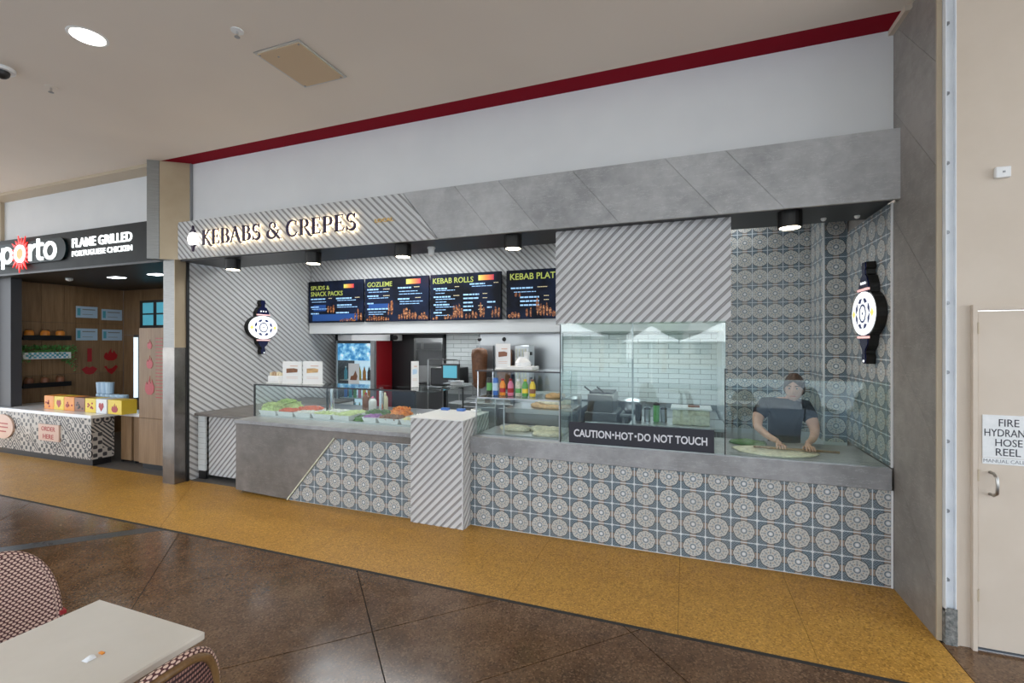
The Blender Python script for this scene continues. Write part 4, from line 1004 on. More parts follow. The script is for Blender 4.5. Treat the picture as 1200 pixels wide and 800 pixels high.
# ================================================================== PASTRY CASE (right counter, left end)
t = thing('pastry_case', 'steel framed glass case with flat dough sheets on the right counter', 'display case', (-1.57, 4.55, .9))
a, b, c, d = -2.02, -1.13, 4.34, 4.86
for x in (a, b-.012):
    for y in (c, d-.012): MB().box(x, x+.012, y, y+.012, .90, 1.29).build('post', 'steel', t)
MB().box(-1.72, -1.708, c+.012, c+.018, .905, 1.28).build('post', 'steel', t)
MB().box(a, b, c, c+.012, 1.28, 1.292).box(a, b, d-.012, d, 1.28, 1.292).box(a, a+.012, c, d, 1.28, 1.292).box(b-.012, b, c, d, 1.28, 1.292).box(a, b, c, c+.012, .9, .908).build('frame', 'steel', t)
MB().box(a, b, c+.002, c+.008, .908, 1.28).build('front_glass', 'glass', t)
MB().box(a+.002, a+.008, c+.012, d-.012, .91, 1.28).build('side_glass', 'glass', t)
MB().box(a+.012, b-.012, c+.012, d-.012, 1.284, 1.290).build('top_glass', 'glass', t)
MB().box(a+.03, b-.03, c+.05, d-.05, .9005, .918).build('tray', 'steel', t)
def flat(x, y, z, rx, ry, h, m, label, nm='dough_sheet', group=None, cat='dough'):
    mb = MB(); n = 26; R = [1+.05*math.sin(3*2*PI*i/n+x*9)+random.uniform(-.02, .02) for i in range(n)]
    v = [(x, y, z+h)]; 
    for k, (s_, zz) in enumerate(((.6, h), (.93, h*.95), (1.0, h*.4), (.96, 0))):
        v += [(x+rx*s_*R[i]*math.cos(2*PI*i/n), y+ry*s_*R[i]*math.sin(2*PI*i/n), z+zz+(random.uniform(-.2, .2)*h if k < 2 else 0)) for i in range(n)]
    fs = [(0, 1+i, 1+(i+1) % n) for i in range(n)]
    for k in range(3): fs += [(1+k*n+i, 1+k*n+n+i, 1+k*n+n+(i+1) % n, 1+k*n+(i+1) % n) for i in range(n)]
    fs.append(tuple(1+3*n+i for i in range(n)))
    mb.add(v, fs); return tag(mb.build(nm, m, smooth=True), label, cat, group)
flat(-1.70, 4.68, .919, .17, .11, .035, 'dough', 'flat dough round at the back left of the pastry case')
flat(-1.38, 4.70, .919, .17, .10, .04, 'dough', 'flat dough round at the back right of the pastry case')
flat(-1.30, 4.50, .919, .16, .09, .035, 'dough', 'flat dough round at the front right of the pastry case')
t = thing('upper_glass_shelf', 'thin glass shelf on posts above the pastry case', 'shelf', (-1.57, 4.6, 1.292))
MB().box(-2.03, -1.125, 4.36, 4.84, 1.553, 1.563).build('shelf_plate', 'glass', t)
MB().box(-2.03, -1.125, 4.355, 4.362, 1.552, 1.566).build('dark_edge', 'dark', t)
MB().box(-2.03, -1.125, 4.81, 4.818, 1.293, 1.553).build('back_glass', 'glass', t)
for x in (-2.025, -1.14):
    for y in (4.40, 4.80): MB().cyl((x+.006, y, 1.293), .007, .26, 8).build('post', 'chrome', t)
# drinks on the case
dr = [(-1.955, 'p_black', 'p_green', 'black and green drink can at the left end of the row'), (-1.885, 'p_blue', 'p_paleblue', 'blue drink can in the row on the pastry case'), (-1.805, 'p_orange', 'p_red', 'orange juice bottle with red top on the pastry case'),
      (-1.715, 'p_pink', 'p_red', 'pink drink bottle with red top on the pastry case'), (-1.63, 'cream_tub', 'p_white', 'pale green drink bottle on the pastry case'), (-1.555, 'p_green', 'p_yellow', 'green drink bottle on the pastry case'), (-1.475, 'p_yellow', 'p_brown', 'yellow drink bottle at the right end of the row')]
for k, (x, m1, m2, lb) in enumerate(dr):
    t = thing('drink_can' if k < 2 else 'drink_bottle', lb, 'drink', (x, 4.55, 1.293), 0, 'drinks on the pastry case')
    if k < 2:
        MB().lathe([(.026, 0), (.030, .008), (.030, .17), (.025, .182), (.001, .182)], (x, 4.55, 1.293), 16).build('can_body', m1, t, smooth=True)
        MB().lathe([(.0305, .05), (.0305, .13)], (x, 4.55, 1.293), 16).build('label_band', m2, t)
    else:
        MB().lathe([(.028, 0), (.032, .008), (.032, .10), (.030, .12), (.016, .15), (.015, .158)], (x, 4.55, 1.293), 16).build('bottle_body', m1, t, smooth=True)
        MB().lathe([(.017, .156), (.017, .178), (.001, .178)], (x, 4.55, 1.293), 12).build('cap', m2, t)
        MB().lathe([(.0325, .035), (.0325, .08)], (x, 4.55, 1.293), 16).build('label_band', m2 if k != 4 else 'p_green', t)
flat(-1.25, 4.60, 1.293, .10, .13, .03, 'bread', 'flat bread lying at the right end of the drinks row', 'flat_bread', None, 'bread')
easel(-1.80, 4.55, 1.566, .165, .27, 'white dessert menu card on the upper glass shelf', 'p_brown')
t = thing('takeaway_cup_stack', 'white takeaway boxes stacked on the upper glass shelf', 'boxes', (-1.60, 4.60, 1.566))
MB().bevbox(-1.74, -1.46, 4.50, 4.72, 1.566, 1.60, .004).build('bottom_box', 'white', t)
MB().lathe([(.085, 0), (.085, .04), (.07, .06), (.05, .085), (.05, .10), (.03, .10)], (-1.60, 4.61, 1.60), 20, sx=1, sy=.8).build('round_tub', 'white_gloss', t)
MB().lathe([(.024, 0), (.032, .09)], (-1.56, 4.62, 1.66), 14).build('paper_cup', 'white', t)

# ================================================================== KITCHEN
def bench(x0, x1, y0, y1, z, label, mtop='steel', body='steel_dark', name='kitchen_bench'):
    t = thing(name, label, 'bench', ((x0+x1)/2, (y0+y1)/2, 0))
    MB().bevbox(x0, x1, y0, y1, z-.04, z, .004).build('worktop', mtop, t)
    MB().box(x0+.02, x1-.02, y0+.03, y1, .45, .47).build('undershelf', body, t)
    for x in (x0+.04, x1-.04):
        for y in (y0+.06, y1-.05): MB().cyl((x, y, 0), .018, z-.04, 10).build('leg', 'steel', t)
    return t
bench(-.86, .40, 6.55, 7.44, .86, 'long steel bench along the white tiled back wall at the right')
t = thing('bench_cupboard', 'steel cupboard below the doner grills', 'cupboard', (-2.6, 7.1, 0))
MB().bevbox(-3.38, -1.42, 6.65, 7.44, .02, .90, .004).build('cabinet', 'steel', t)
for k in range(3): MB().bevbox(-3.34+k*.64, -2.74+k*.64, 6.63, 6.65, .10, .84, .004).build('cabinet_door', 'steel_dark', t)
t = thing('deep_fryer', 'boxy steel deep fryer with two black basket handles', 'fryer', (-1.16, 6.9, 0))
MB().bevbox(-1.38, -.92, 6.70, 7.40, .02, .84, .005).build('cabinet', 'steel_dark', t)
MB().bevbox(-1.35, -.98, 6.76, 7.30, .84, 1.10, .01).build('tank', 'copper', t)
MB().box(-1.33, -1.0, 6.80, 7.26, 1.10, 1.125).build('lid', 'p_black', t)
for x in (-1.30, -1.12): MB().tube([(x, 6.85, 1.11), (x-.02, 6.75, 1.15), (x-.07, 6.66, 1.21)], .012, 8).build('handle', 'p_black', t)
t = thing('mixing_bowl', 'wide shiny steel mixing bowl right of the fryer', 'bowl', (-.74, 6.75, .86))
MB().lathe([(.07, 0), (.10, .005), (.16, .07), (.20, .17), (.205, .175), (.195, .172), (.15, .07), (.09, .012), (.0, .01)], (-.72, 6.78, .861), 30).build('bowl', 'steel', t, smooth=True)
# doner grills
for gx, lb in ((-3.15, 'left vertical doner grill with brown meat on a spit'), (-2.72, 'right vertical doner grill with brown meat on a spit')):
    t = thing('doner_grill', lb, 'grill', (gx, 6.95, .9))
    MB().bevbox(gx-.17, gx+.17, 6.75, 7.2, .90, .96, .004).build('drip_tray', 'steel', t)
    MB().lathe([(.05, 0), (.10, .04), (.12, .30), (.135, .55), (.12, .63), (.04, .66)], (gx, 6.92, 1.10), 20).build('meat_cone', 'meat', t, smooth=True)
    MB().cyl((gx, 6.92, .96), .012, .92, 10).build('spit', 'steel', t)
    MB().ball((gx, 6.92, 1.90), .035, 12, 8).build('spit_knob', 'p_black', t)
    MB().bevbox(gx-.15, gx+.15, 7.12, 7.20, .96, 1.80, .004).build('heater', 'steel_dark', t)
t = thing('grill_tower', 'tall steel heater tower with burner ribs right of the doner meat', 'grill', (-2.25, 7.0, .9))
MB().bevbox(-2.54, -2.30, 6.92, 7.2, .90, 1.80, .006).build('tower', 'steel', t)
for k in range(4): MB().box(-2.52+k*.05, -2.50+k*.05, 6.912, 6.92, 1.1, 1.75).build('burner_rib', 'cream_tub', t)
for k in range(3): MB().cyl((-2.28, 6.96, 1.25+k*.2), .02, .05, 12).build('knob', 'p_black', t)
# hot plate with breads behind the pastry case
t = thing('hot_plate', 'steel hot plate bench behind the pastry case', 'hot plate', (-1.6, 5.4, 0))
MB().bevbox(-2.0, -1.22, 5.12, 5.75, 1.02, 1.08, .004).build('plate', 'steel', t); MB().box(-1.97, -1.25, 5.14, 5.72, .0, 1.02).build('stand', 'steel_dark', t)
MB().bevbox(-2.0, -1.22, 5.70, 5.75, 1.08, 1.22, .003).build('back_guard', 'steel', t)
flat(-1.50, 5.35, 1.081, .25, .17, .04, 'bread', 'large golden flat bread on the hot plate', 'flat_bread', None, 'bread')
flat(-1.46, 5.40, 1.121, .22, .15, .035, 'dough', 'pale flat bread on top of the golden one', 'flat_bread', None, 'bread')
# work table behind tall glass
t = thing('griddle', 'steel griddle just behind the tall glass screen', 'griddle', (-.4, 4.7, .9))
MB().bevbox(-1.02, .22, 4.44, 4.98, .902, .94, .004).build('griddle_top', 'steel', t)
MB().box(-1.02, .22, 4.96, 4.98, .94, 1.00).build('splash_guard', 'steel', t)
t = thing('food_tub', 'ribbed cream plastic tub with lid at the right behind the tall glass', 'tub', (-.02, 5.55, .9))
bench(-.6, .40, 5.35, 5.95, .94, 'steel table carrying the cream tub, behind the tall glass')
MB().bevbox(-.14, .24, 5.45, 5.70, .941, 1.11, .008).build('tub_body', 'cream_tub', t)
MB().bevbox(-.16, .26, 5.43, 5.72, 1.11, 1.135, .005).build('lid', 'p_white', t)
MB().bevbox(.02, .14, 5.50, 5.6, 1.135, 1.15, .004).build('handle', 'p_brown', t)
for x, h, m, lb in ((-.52, .20, 'p_black', 'tall black canister left on the steel table'), (-.42, .16, 'steel', 'steel canister on the steel table'), (-.32, .22, 'p_green', 'dark green bottle on the steel table'), (-.24, .17, 'steel_dark', 'dull steel canister beside the cream tub')):
    t = thing('canister', lb, 'canister', (x, 5.6, .941), 0, 'canisters on the steel table')
    MB().lathe([(.034, 0), (.036, .01), (.036, h*.85)], (x, 5.6, .941), 16).build('canister_body', m, t); MB().lathe([(.037, h*.85), (.037, h*.93), (.01, h)], (x, 5.6, .941), 16).build('lid', 'p_black', t)
# fridge
t = thing('drinks_fridge', 'lit drinks fridge with a red side at the back of the shop', 'fridge', (-5.75, 7.1, 0))
fx0, fx1, fy = -6.04, -5.20, 6.92
MB().box(fx0, fx0+.03, fy, 7.44, .05, 1.88).box(fx0, fx1, 7.41, 7.44, .05, 1.88).box(fx0, fx1, fy, 7.44, 1.83, 1.88).box(fx0, fx1, fy, 7.44, .05, .35).build('cabinet', 'dark', t)
MB().box(fx1-.03, fx1+.003, fy+.05, 7.44, .05, 1.88).build('side_panel', 'fridge_red', t)
MB().box(fx1-.075, fx1+.002, fy-.02, fy+.05, .05, 1.88).box(fx0, fx0+.03, fy-.02, fy, .05, 1.88).build('door_frame', 'steel', t)
MB().box(fx0+.03, fx1-.03, 7.38, 7.41, .35, 1.83).build('lit_back', 'fridge_glow', t)
MB().box(fx0+.03, fx1-.035, fy, fy+.02, 1.52, 1.83).build('header_poster', 'fridge_poster', t)
MB().box(fx0+.03, fx1-.035, fy-.015, fy-.01, .36, 1.52).build('door_glass', 'glass', t)
for z in (.50, .83, 1.16): MB().box(fx0+.03, fx1-.03, fy+.05, 7.38, z-.01, z).build('shelf', 'white', t)
cols = ['p_red', 'p_green', 'p_orange', 'p_blue', 'p_pink', 'p_black', 'p_teal', 'p_yellow']; n = 0; proto = {}
rown = {.50: 'bottom', .83: 'middle', 1.16: 'top'}
for z in (.50, .83, 1.16):
    for k in range(7):
        x = fx0+.09+k*.105; m = cols[(k*3+n) % 8]; n += 3 if k == 6 else 0
        lb = 'drink bottle with a %s label on the %s fridge shelf' % (M[m].name.split('_')[0], rown[z])
        if m not in proto:
            r_ = thing('fridge_bottle', lb, 'drink', (0, 0, 0), 0, 'drinks in the lit fridge')
            MB().lathe([(.028, 0), (.030, .01), (.030, .15), (.013, .20), (.013, .23)], (0, 0, 0), 12).build('bottle_body', m, r_, smooth=True)
            MB().lathe([(.015, .225), (.015, .245), (.001, .245)], (0, 0, 0), 8).build('cap', 'p_white', r_)
            r_.location = (x, 7.06, z); proto[m] = r_
        else: dup(proto[m], (x, 7.06, z), 0, lb)
easel(-5.48, 6.70, .0, .30, .01, 'x', 'p_brown') if False else None
t = thing('poster_stand', 'white menu poster standing in front of the drinks fridge', 'menu card', (-5.62, 6.85, 1.02))
MB().bevbox(-5.74, -5.50, 6.88, 6.886, 1.00, 1.47, .001).build('card', 'white', t)
MB().prism([(-5.70, 1.17), (-5.56, 1.17), (-5.54, 1.24), (-5.58, 1.34), (-5.63, 1.25), (-5.68, 1.24)], 6.876, 6.88).build('food_picture', 'p_brown', t)
MB().box(-5.68, -5.54, 6.877, 6.88, 1.09, 1.10).box(-5.68, -5.58, 6.877, 6.88, 1.06, 1.067).build('printed_lines', 'p_peach', t)
t = thing('dome_camera', 'round white camera mounted above the red fridge', 'camera', (-5.0, 7.2, 1.9))
MB().bevbox(-5.06, -4.94, 7.28, 7.40, 1.88, 1.99, .01).build('mount', 'white', t); 
mb = MB(); mb.tube([(-5.00, 7.28, 1.935), (-5.00, 7.24, 1.935)], .045, 16); mb.build('lens', 'p_black', t)
# back kitchen seen through the doorway
t = thing('range_hood', 'steel extraction hood in the back kitchen seen through the doorway', 'hood', (-4.7, 9.2, 1.75))
MB().prism([(8.75, 1.68), (9.55, 1.68), (9.55, 2.35), (9.15, 2.35), (8.75, 1.85)], -5.9, -4.2, 'x').build('canopy', 'steel', t)
for k in range(3): MB().bevbox(-5.8+k*.5, -5.36+k*.5, 8.742, 8.75, 1.70, 1.83, .004).build('filter', 'steel_dark', t)
t = thing('kitchen_range', 'dark cooking range under the extraction hood', 'stove', (-4.9, 9.2, 0))
MB().bevbox(-5.9, -4.2, 8.85, 9.55, .02, .92, .01).build('oven', 'steel_dark', t)
for k in range(3): MB().lathe([(.10, 0), (.10, .02)], (-5.6+k*.5, 9.15, .92), 16).build('burner', 'p_black', t)
MB().box(-5.9, -4.2, 9.5, 9.55, .92, 1.3).build('splash_back', 'steel', t)
# microwave shelf by the white tile wall
t = thing('black_microwave', 'black microwave oven in front of the white tiled wall', 'microwave', (-3.75, 7.1, 1.1))
MB().bevbox(-4.08, -3.58, 6.95, 7.40, 1.12, 1.42, .01).build('case', 'p_black', t); MB().box(-4.05, -3.72, 6.942, 6.95, 1.15, 1.39).build('door', 'dark', t)
MB().tube([(-3.70, 6.94, 1.16), (-3.70, 6.92, 1.18), (-3.70, 6.92, 1.36), (-3.70, 6.94, 1.38)], .008, 8).build('handle', 'steel', t)
t = thing('wire_rack', 'steel shelf rack carrying the microwave', 'rack', (-3.8, 7.1, 0))
for x in (-4.11, -3.52):
    for y in (6.92, 7.44): MB().cyl((x, y, 0), .012, 1.56, 8).build('post', 'steel', t)
for z in (.6, 1.09): MB().box(-4.12, -3.51, 6.91, 7.45, z, z+.022).build('shelf', 'steel', t)
MB().tube([(-4.11, 6.92, 1.56), (-3.56, 6.92, 1.56), (-3.52, 6.92, 1.53), (-3.52, 6.92, 1.3)], .010, 8).build('rail', 'steel', t)

# ================================================================== PERSON ROLLING DOUGH
def skin_obj(name, joints, edges, m, parent, root=0, sub=2):
    me = bpy.data.meshes.new(name); inv = WM[parent.name].inverted()
    me.from_pydata([inv @ Vector(j[:3]) for j in joints], edges, [])
    o = link(name, me, parent); me.materials.append(M[m])
    s_ = o.modifiers.new('Skin', 'SKIN'); s_.use_smooth_shade = True
    bm = bmesh.new(); bm.from_mesh(me); lay = bm.verts.layers.skin.verify(); bm.verts.ensure_lookup_table()
    for v, j in zip(bm.verts, joints):
        v[lay].radius = (j[3], j[4] if len(j) > 4 else j[3]); v[lay].use_root = (v.index == root)
    bm.to_mesh(me); bm.free()
    u = o.modifiers.new('Sub', 'SUBSURF'); u.levels = sub; u.render_levels = sub
    return o
PX, PY = .90, 5.12
t = thing('person', 'person in a black T-shirt with dark hair, seated behind the low glass rolling dough', 'person', (PX, PY+.1, 0))
J = [(PX, PY+.12, .66, .15, .17), (PX, PY+.10, .80, .14, .16), (PX-.01, PY+.06, .95, .14, .16), (PX-.01, PY+.0, 1.12, .14, .17), (PX-.0, PY-.03, 1.235, .10, .14), (PX+.02, PY-.06, 1.305, .052), (PX+.04, PY-.09, 1.36, .048),
     (PX-.175, PY-.01, 1.245, .070), (PX-.255, PY-.08, 1.13, .056), (PX-.265, PY-.17, 1.045, .040), (PX-.20, PY-.30, .995, .032), (PX-.13, PY-.40, .965, .024),
     (PX+.150, PY-.03, 1.235, .070), (PX+.195, PY-.12, 1.11, .056), (PX+.20, PY-.19, 1.03, .040), (PX+.15, PY-.31, .985, .032), (PX+.09, PY-.41, .965, .024),
     (PX-.10, PY+.08, .60, .09), (PX-.15, PY-.28+.1, .60, .075), (PX-.15, PY-.36+.15, .56, .06), (PX-.15, PY-.12, .30, .05), (PX-.15, PY-.10, .07, .04), (PX-.15, PY-.20, .045, .04),
     (PX+.10, PY+.08, .60, .09), (PX+.15, PY-.18, .60, .075), (PX+.15, PY-.21, .56, .06), (PX+.15, PY-.12, .30, .05), (PX+.15, PY-.10, .07, .04), (PX+.15, PY-.20, .045, .04)]
E_ = [(0, 1), (1, 2), (2, 3), (3, 4), (4, 5), (5, 6), (4, 7), (7, 8), (8, 9), (9, 10), (10, 11), (4, 12), (12, 13), (13, 14), (14, 15), (15, 16),
      (0, 17), (17, 18), (18, 19), (19, 20), (20, 21), (21, 22), (0, 23), (23, 24), (24, 25), (25, 26), (26, 27), (27, 28)]
body = skin_obj('body', J, E_, 'skin', t, 0, 2)
# shirt: same torso, a little larger, with short sleeves
def grow(j, d): return (*j[:3], *[q+d for q in j[3:]])
SJ = [grow(J[i], .012) for i in (0, 1, 2, 3, 4)] + [(J[5][0], J[5][1]+.004, J[5][2]-.028, .066)] + [grow(J[7], .014), grow(J[8], .014)] + [grow(J[12], .014), grow(J[13], .014)]
skin_obj('t_shirt', SJ, [(0, 1), (1, 2), (2, 3), (3, 4), (4, 5), (4, 6), (6, 7), (4, 8), (8, 9)], 'shirt', t, 0, 2)
TJ = [grow(J[i], .012) for i in (0, 17, 18, 19, 20)] + [grow(J[i], .012) for i in (23, 24, 25, 26)]
skin_obj('trousers', TJ, [(0, 1), (1, 2), (2, 3), (3, 4), (0, 5), (5, 6), (6, 7), (7, 8)], 'trousers', t, 0, 2)
for sx in (-.15, .15): MB().ball((PX+sx, PY-.17, .045), .05, 12, 8, sc=(1, 2.2, .9)).build('shoe', 'p_black', t, smooth=True)
# head
HC = Vector((PX+.045, PY-.125, 1.428)); yaw, tilt = -.28, .10
Rm = Matrix.Rotation(yaw, 3, 'Z') @ Matrix.Rotation(tilt, 3, 'X')
def hp(x, y, z): return tuple(HC + Rm @ (Vector((x, y, z))*1.08))
mb = MB()
def headf(u, v):
    th = 2*PI*u; ph = PI*v; x = math.sin(ph)*math.sin(th); y = -math.sin(ph)*math.cos(th); z = -math.cos(ph)
    X, Y, Z = x*.073, y*.092, z*.116
    if z < 0: X *= 1-.30*z*z; Y = Y*(1-.18*z*z)-.012*(z*z)
    f = max(0, -y)
    def g(cx, cz, sx, sz): return math.exp(-((x-cx)/sx)**2-((z-cz)/sz)**2)*f
    Y -= .022*g(0, -.18, .16, .20)+.010*g(0, .02, .12, .25)        # nose
    Y += .010*(g(-.36, .06, .17, .12)+g(.36, .06, .17, .12))       # eye sockets
    Y -= .006*g(0, -.52, .28, .10); Y -= .008*g(0, -.86, .3, .14); Y -= .004*g(0, .25, .6, .1)
    return hp(X, Y, Z)
mb.grid(headf, 40, 28)
for s_ in (-1, 1): mb.ball(hp(s_*.076, .008, -.008), .016, 10, 8, sc=(.5, 1, 1.7))
hd = mb.build('head', 'skin', t, smooth=True)
for s_ in (-1, 1):
    MB().ball(hp(s_*.028, -.077, .006), .0095, 10, 8).build('eye', 'eye_white', hd, smooth=True)
    MB().ball(hp(s_*.028, -.0835, .006), .0058, 8, 6).build('iris', 'eye', hd, smooth=True)
    MB().tube([hp(s_*.014, -.092, .026), hp(s_*.030, -.091, .031), hp(s_*.046, -.080, .026)], .0035, 6).build('eyebrow', 'hair', hd)
MB().tube([hp(-.022, -.088, -.061), hp(-.008, -.095, -.057), hp(0, -.096, -.059), hp(.008, -.095, -.057), hp(.022, -.088, -.061)], [.002, .005, .005, .005, .002], 6).build('mouth', 'lip', hd)
mb = MB()
def hairf(u, v):
    th = 2*PI*u; back = .5-.5*math.cos(th)              # 0 in front, 1 behind
    lim = .33+.42*back**.6; ph = PI*lim*v; r = 1.09+.02*math.sin(th*9)
    x = math.sin(ph)*math.sin(th); y = -math.sin(ph)*math.cos(th); z = math.cos(ph)
    return hp(x*.073*r*1.03, y*.092*r+.004, z*.116*r)
mb.grid(hairf, 40, 14); mb.ball(hp(0, .115, .03), .042, 12, 10, sc=(1, .9, 1)); mb.build('hair', 'hair', t, smooth=True)
# hands: palm and five fingers each, laid over the rolling pin
for sd, ji in ((-1, 11), (1, 16)):
    wx, wy, wz = J[ji][:3]
    jj = [(wx, wy, wz, .022, .018), (wx, wy-.045, wz-.012, .030, .015), (wx, wy-.085, wz-.016, .034, .013)]
    hand = skin_obj('hand', jj, [(0, 1), (1, 2)], 'skin', t, 0, 2)
    for k in range(4):
        ox = (-.027+.018*k); L_ = (.060, .070, .074, .058)[k]
        skin_obj('finger', [(wx+ox*.8, wy-.07, wz-.014, .0085), (wx+ox, wy-.09, wz-.010, .0085), (wx+ox*1.1, wy-.09-L_*.5, wz-.016, .008), (wx+ox*1.15, wy-.09-L_*.85, wz-.036, .0065)], [(0, 1), (1, 2), (2, 3)], 'skin', hand, 0, 1)
    skin_obj('thumb', [(wx-sd*.018, wy-.03, wz-.014, .010), (wx-sd*.040, wy-.055, wz-.020, .0095), (wx-sd*.048, wy-.090, wz-.026, .008)], [(0, 1), (1, 2)], 'skin', hand, 0, 1)
t = thing('stool', 'low round stool under the seated person', 'stool', (PX, PY+.12, 0))
MB().cyl((PX, PY+.12, .42), .17, .05, 24).build('seat', 'p_black', t)
for k in range(4):
    a = PI/4+k*PI/2; MB().tube([(PX+.12*math.cos(a), PY+.12+.12*math.sin(a), .42), (PX+.18*math.cos(a), PY+.12+.18*math.sin(a), 0)], .012, 8).build('leg', 'steel', t)
t = thing('rolling_pin', 'thin wooden rolling pin under the hands on the dough', 'rolling pin', (PX-.02, 4.585, .93))
MB().tube([(PX-.34, 4.60, .930), (PX+.30, 4.60, .930)], .011, 12).build('pin', 'wood', t, smooth=True)
flat(.72, 4.58, .9005, .34, .20, .012, 'dough', 'wide thin sheet of rolled dough on the counter in front of the person')
flat(.55, 4.86, .9005, .16, .10, .03, 'spinach', 'green spinach filling spread behind the rolled dough', 'spinach_filling', None, 'food')

# ================================================================== NEIGHBOUR SHOP
t = thing('neighbour_fascia', 'black fascia of the chicken shop on the left', 'fascia', (-8.7, 4.3, 2.9))
MB().box(-13, -6.53, 4.20, 4.29, 2.96, 3.50).build('sign_panel', 'sign_black', t)
MB().box(-13, -6.53, 4.20, 6.3, 2.93, 2.959).build('soffit', 'soffit', t)
t = thing('shop_sign', 'lit white oporto lettering with a red sun round the middle o, on the black fascia', 'sign', (-9.6, 4.15, 3.0))
oval = lambda cx, cz, rx, rz, n=24: [(cx+rx*math.cos(2*PI*i/n), cz+rz*math.sin(2*PI*i/n)) for i in range(n)]
MB().prism(oval(-8.80, 3.25, .16, .17), 4.165, 4.195).prism([(-10.75, 3.08), (-8.80, 3.08), (-8.80, 3.42), (-10.75, 3.42)], 4.166, 4.195).build('dark_backing', 'dark_teal', t)
def olet(cx, cz, rx, rz, wd, name='letter', m='lit_white', dy=0):
    b = MB(); n = 28
    for i in range(n):
        a, c = 2*PI*i/n, 2*PI*(i+1)/n
        b.prism([(cx+rx*math.cos(a), cz+rz*math.sin(a)), (cx+(rx-wd)*math.cos(a), cz+(rz-wd)*math.sin(a)), (cx+(rx-wd)*math.cos(c), cz+(rz-wd)*math.sin(c)), (cx+rx*math.cos(c), cz+rz*math.sin(c))], 4.145-dy, 4.165)
    return b.build(name, m, t)
olet(-10.53, 3.235, .15, .135, .052)
olet(-10.17, 3.235, .15, .135, .052); MB().box(-10.32, -10.268, 4.145, 4.165, 3.02, 3.36).build('letter', 'lit_white', t)
b = MB()
for k in range(18):
    a = 2*PI*k/18; r1 = .30 if k % 2 else .255; ca, sa = math.cos(a), math.sin(a)
    b.prism([(-9.80+.15*ca-.030*sa, 3.24+.15*sa+.030*ca), (-9.80+r1*math.cos(a+.06), 3.24+r1*math.sin(a+.06)), (-9.80+.15*ca+.030*sa, 3.24+.15*sa-.030*ca)], 4.150, 4.164)
b.build('red_sun', 'lit_red', t)
olet(-9.80, 3.24, .155, .14, .055, dy=.004)
b = MB(); b.prism(oval(-9.80, 3.24, .10, .09), 4.152, 4.163); b.build('orange_centre', 'lit_orange', t)
b = MB(); b.box(-9.565, -9.51, 4.145, 4.165, 3.11, 3.37); b.prism([(-9.51, 3.30), (-9.47, 3.35), (-9.40, 3.37), (-9.40, 3.32), (-9.46, 3.30), (-9.51, 3.25)], 4.145, 4.165); b.build('letter', 'lit_white', t)
b = MB(); b.box(-9.345, -9.29, 4.145, 4.165, 3.16, 3.44); b.box(-9.345, -9.19, 4.145, 4.165, 3.325, 3.375); b.prism([(-9.345, 3.18), (-9.29, 3.18), (-9.26, 3.155), (-9.19, 3.155), (-9.20, 3.105), (-9.28, 3.105), (-9.33, 3.13)], 4.145, 4.165); b.build('letter', 'lit_white', t)
olet(-9.01, 3.24, .155, .14, .052)
t = thing('shop_sign', 'lit white lettering FLAME GRILLED PORTUGUESE CHICKEN on the black fascia', 'sign', (-7.8, 4.15, 3.0))
text('FLAME GRILLED', -8.53, -7.17, 3.250, 3.385, 4.199, .015, 'lettering', 'lit_white', t, .012)
text('PORTUGUESE CHICKEN', -8.53, -7.17, 3.120, 3.200, 4.199, .015, 'lettering', 'lit_white', t, .0)
# walls of the neighbour shop
NX = -11.0
nw = sroot('wall_neighbour', (NX, 5.4, 0))
ys = [4.30, 4.62, 4.95, 5.28, 5.45, 5.85, 6.27]
for a, b in zip(ys[:-1], ys[1:]):
    for z0, z1 in ((0, 1.25), (1.25, 2.22), (2.22, 2.93)): MB().bevbox(NX-.02, NX, a+.002, b-.002, z0+.002, z1-.002, .002).build('wood_panel', 'wood', nw)
MB().box(NX-.1, NX-.02, 4.3, 7.2, 0, 2.93).build('wall_core', 'dark', nw)
for a, b in ((-11.0, -10.45), (-10.45, -9.9), (-9.9, -9.3)):
    for z0, z1 in ((0, 2.0), (2.0, 2.93)): MB().bevbox(a+.002, b-.002, 6.27, 6.30, z0+.002, z1-.002, .002).build('wood_panel', 'wood', nw)
MB().box(-9.3, -6.5, 6.28, 6.34, 0, 2.93).build('wall_core', 'dark', nw)
MB().box(-6.52, -6.46, 4.34, 6.3, 0, 2.93).build('wall_core', 'dark', nw)
struct(MB().box(-11.3, -10.57, 4.36, 4.5, .775, 2.928).build('wall_pier_left', 'dark'))
t = thing('fridge_light', 'bright vertical light strip beside the wooden tower in the chicken shop', 'light', (-9.9, 6.1, .6))
MB().box(-10.30, -10.25, 6.05, 6.10, .75, 1.95).build('lit_strip', 'led_strip', t); MB().box(-10.38, -9.6, 6.10, 6.26, .70, 2.0).build('cabinet', 'dark', t)
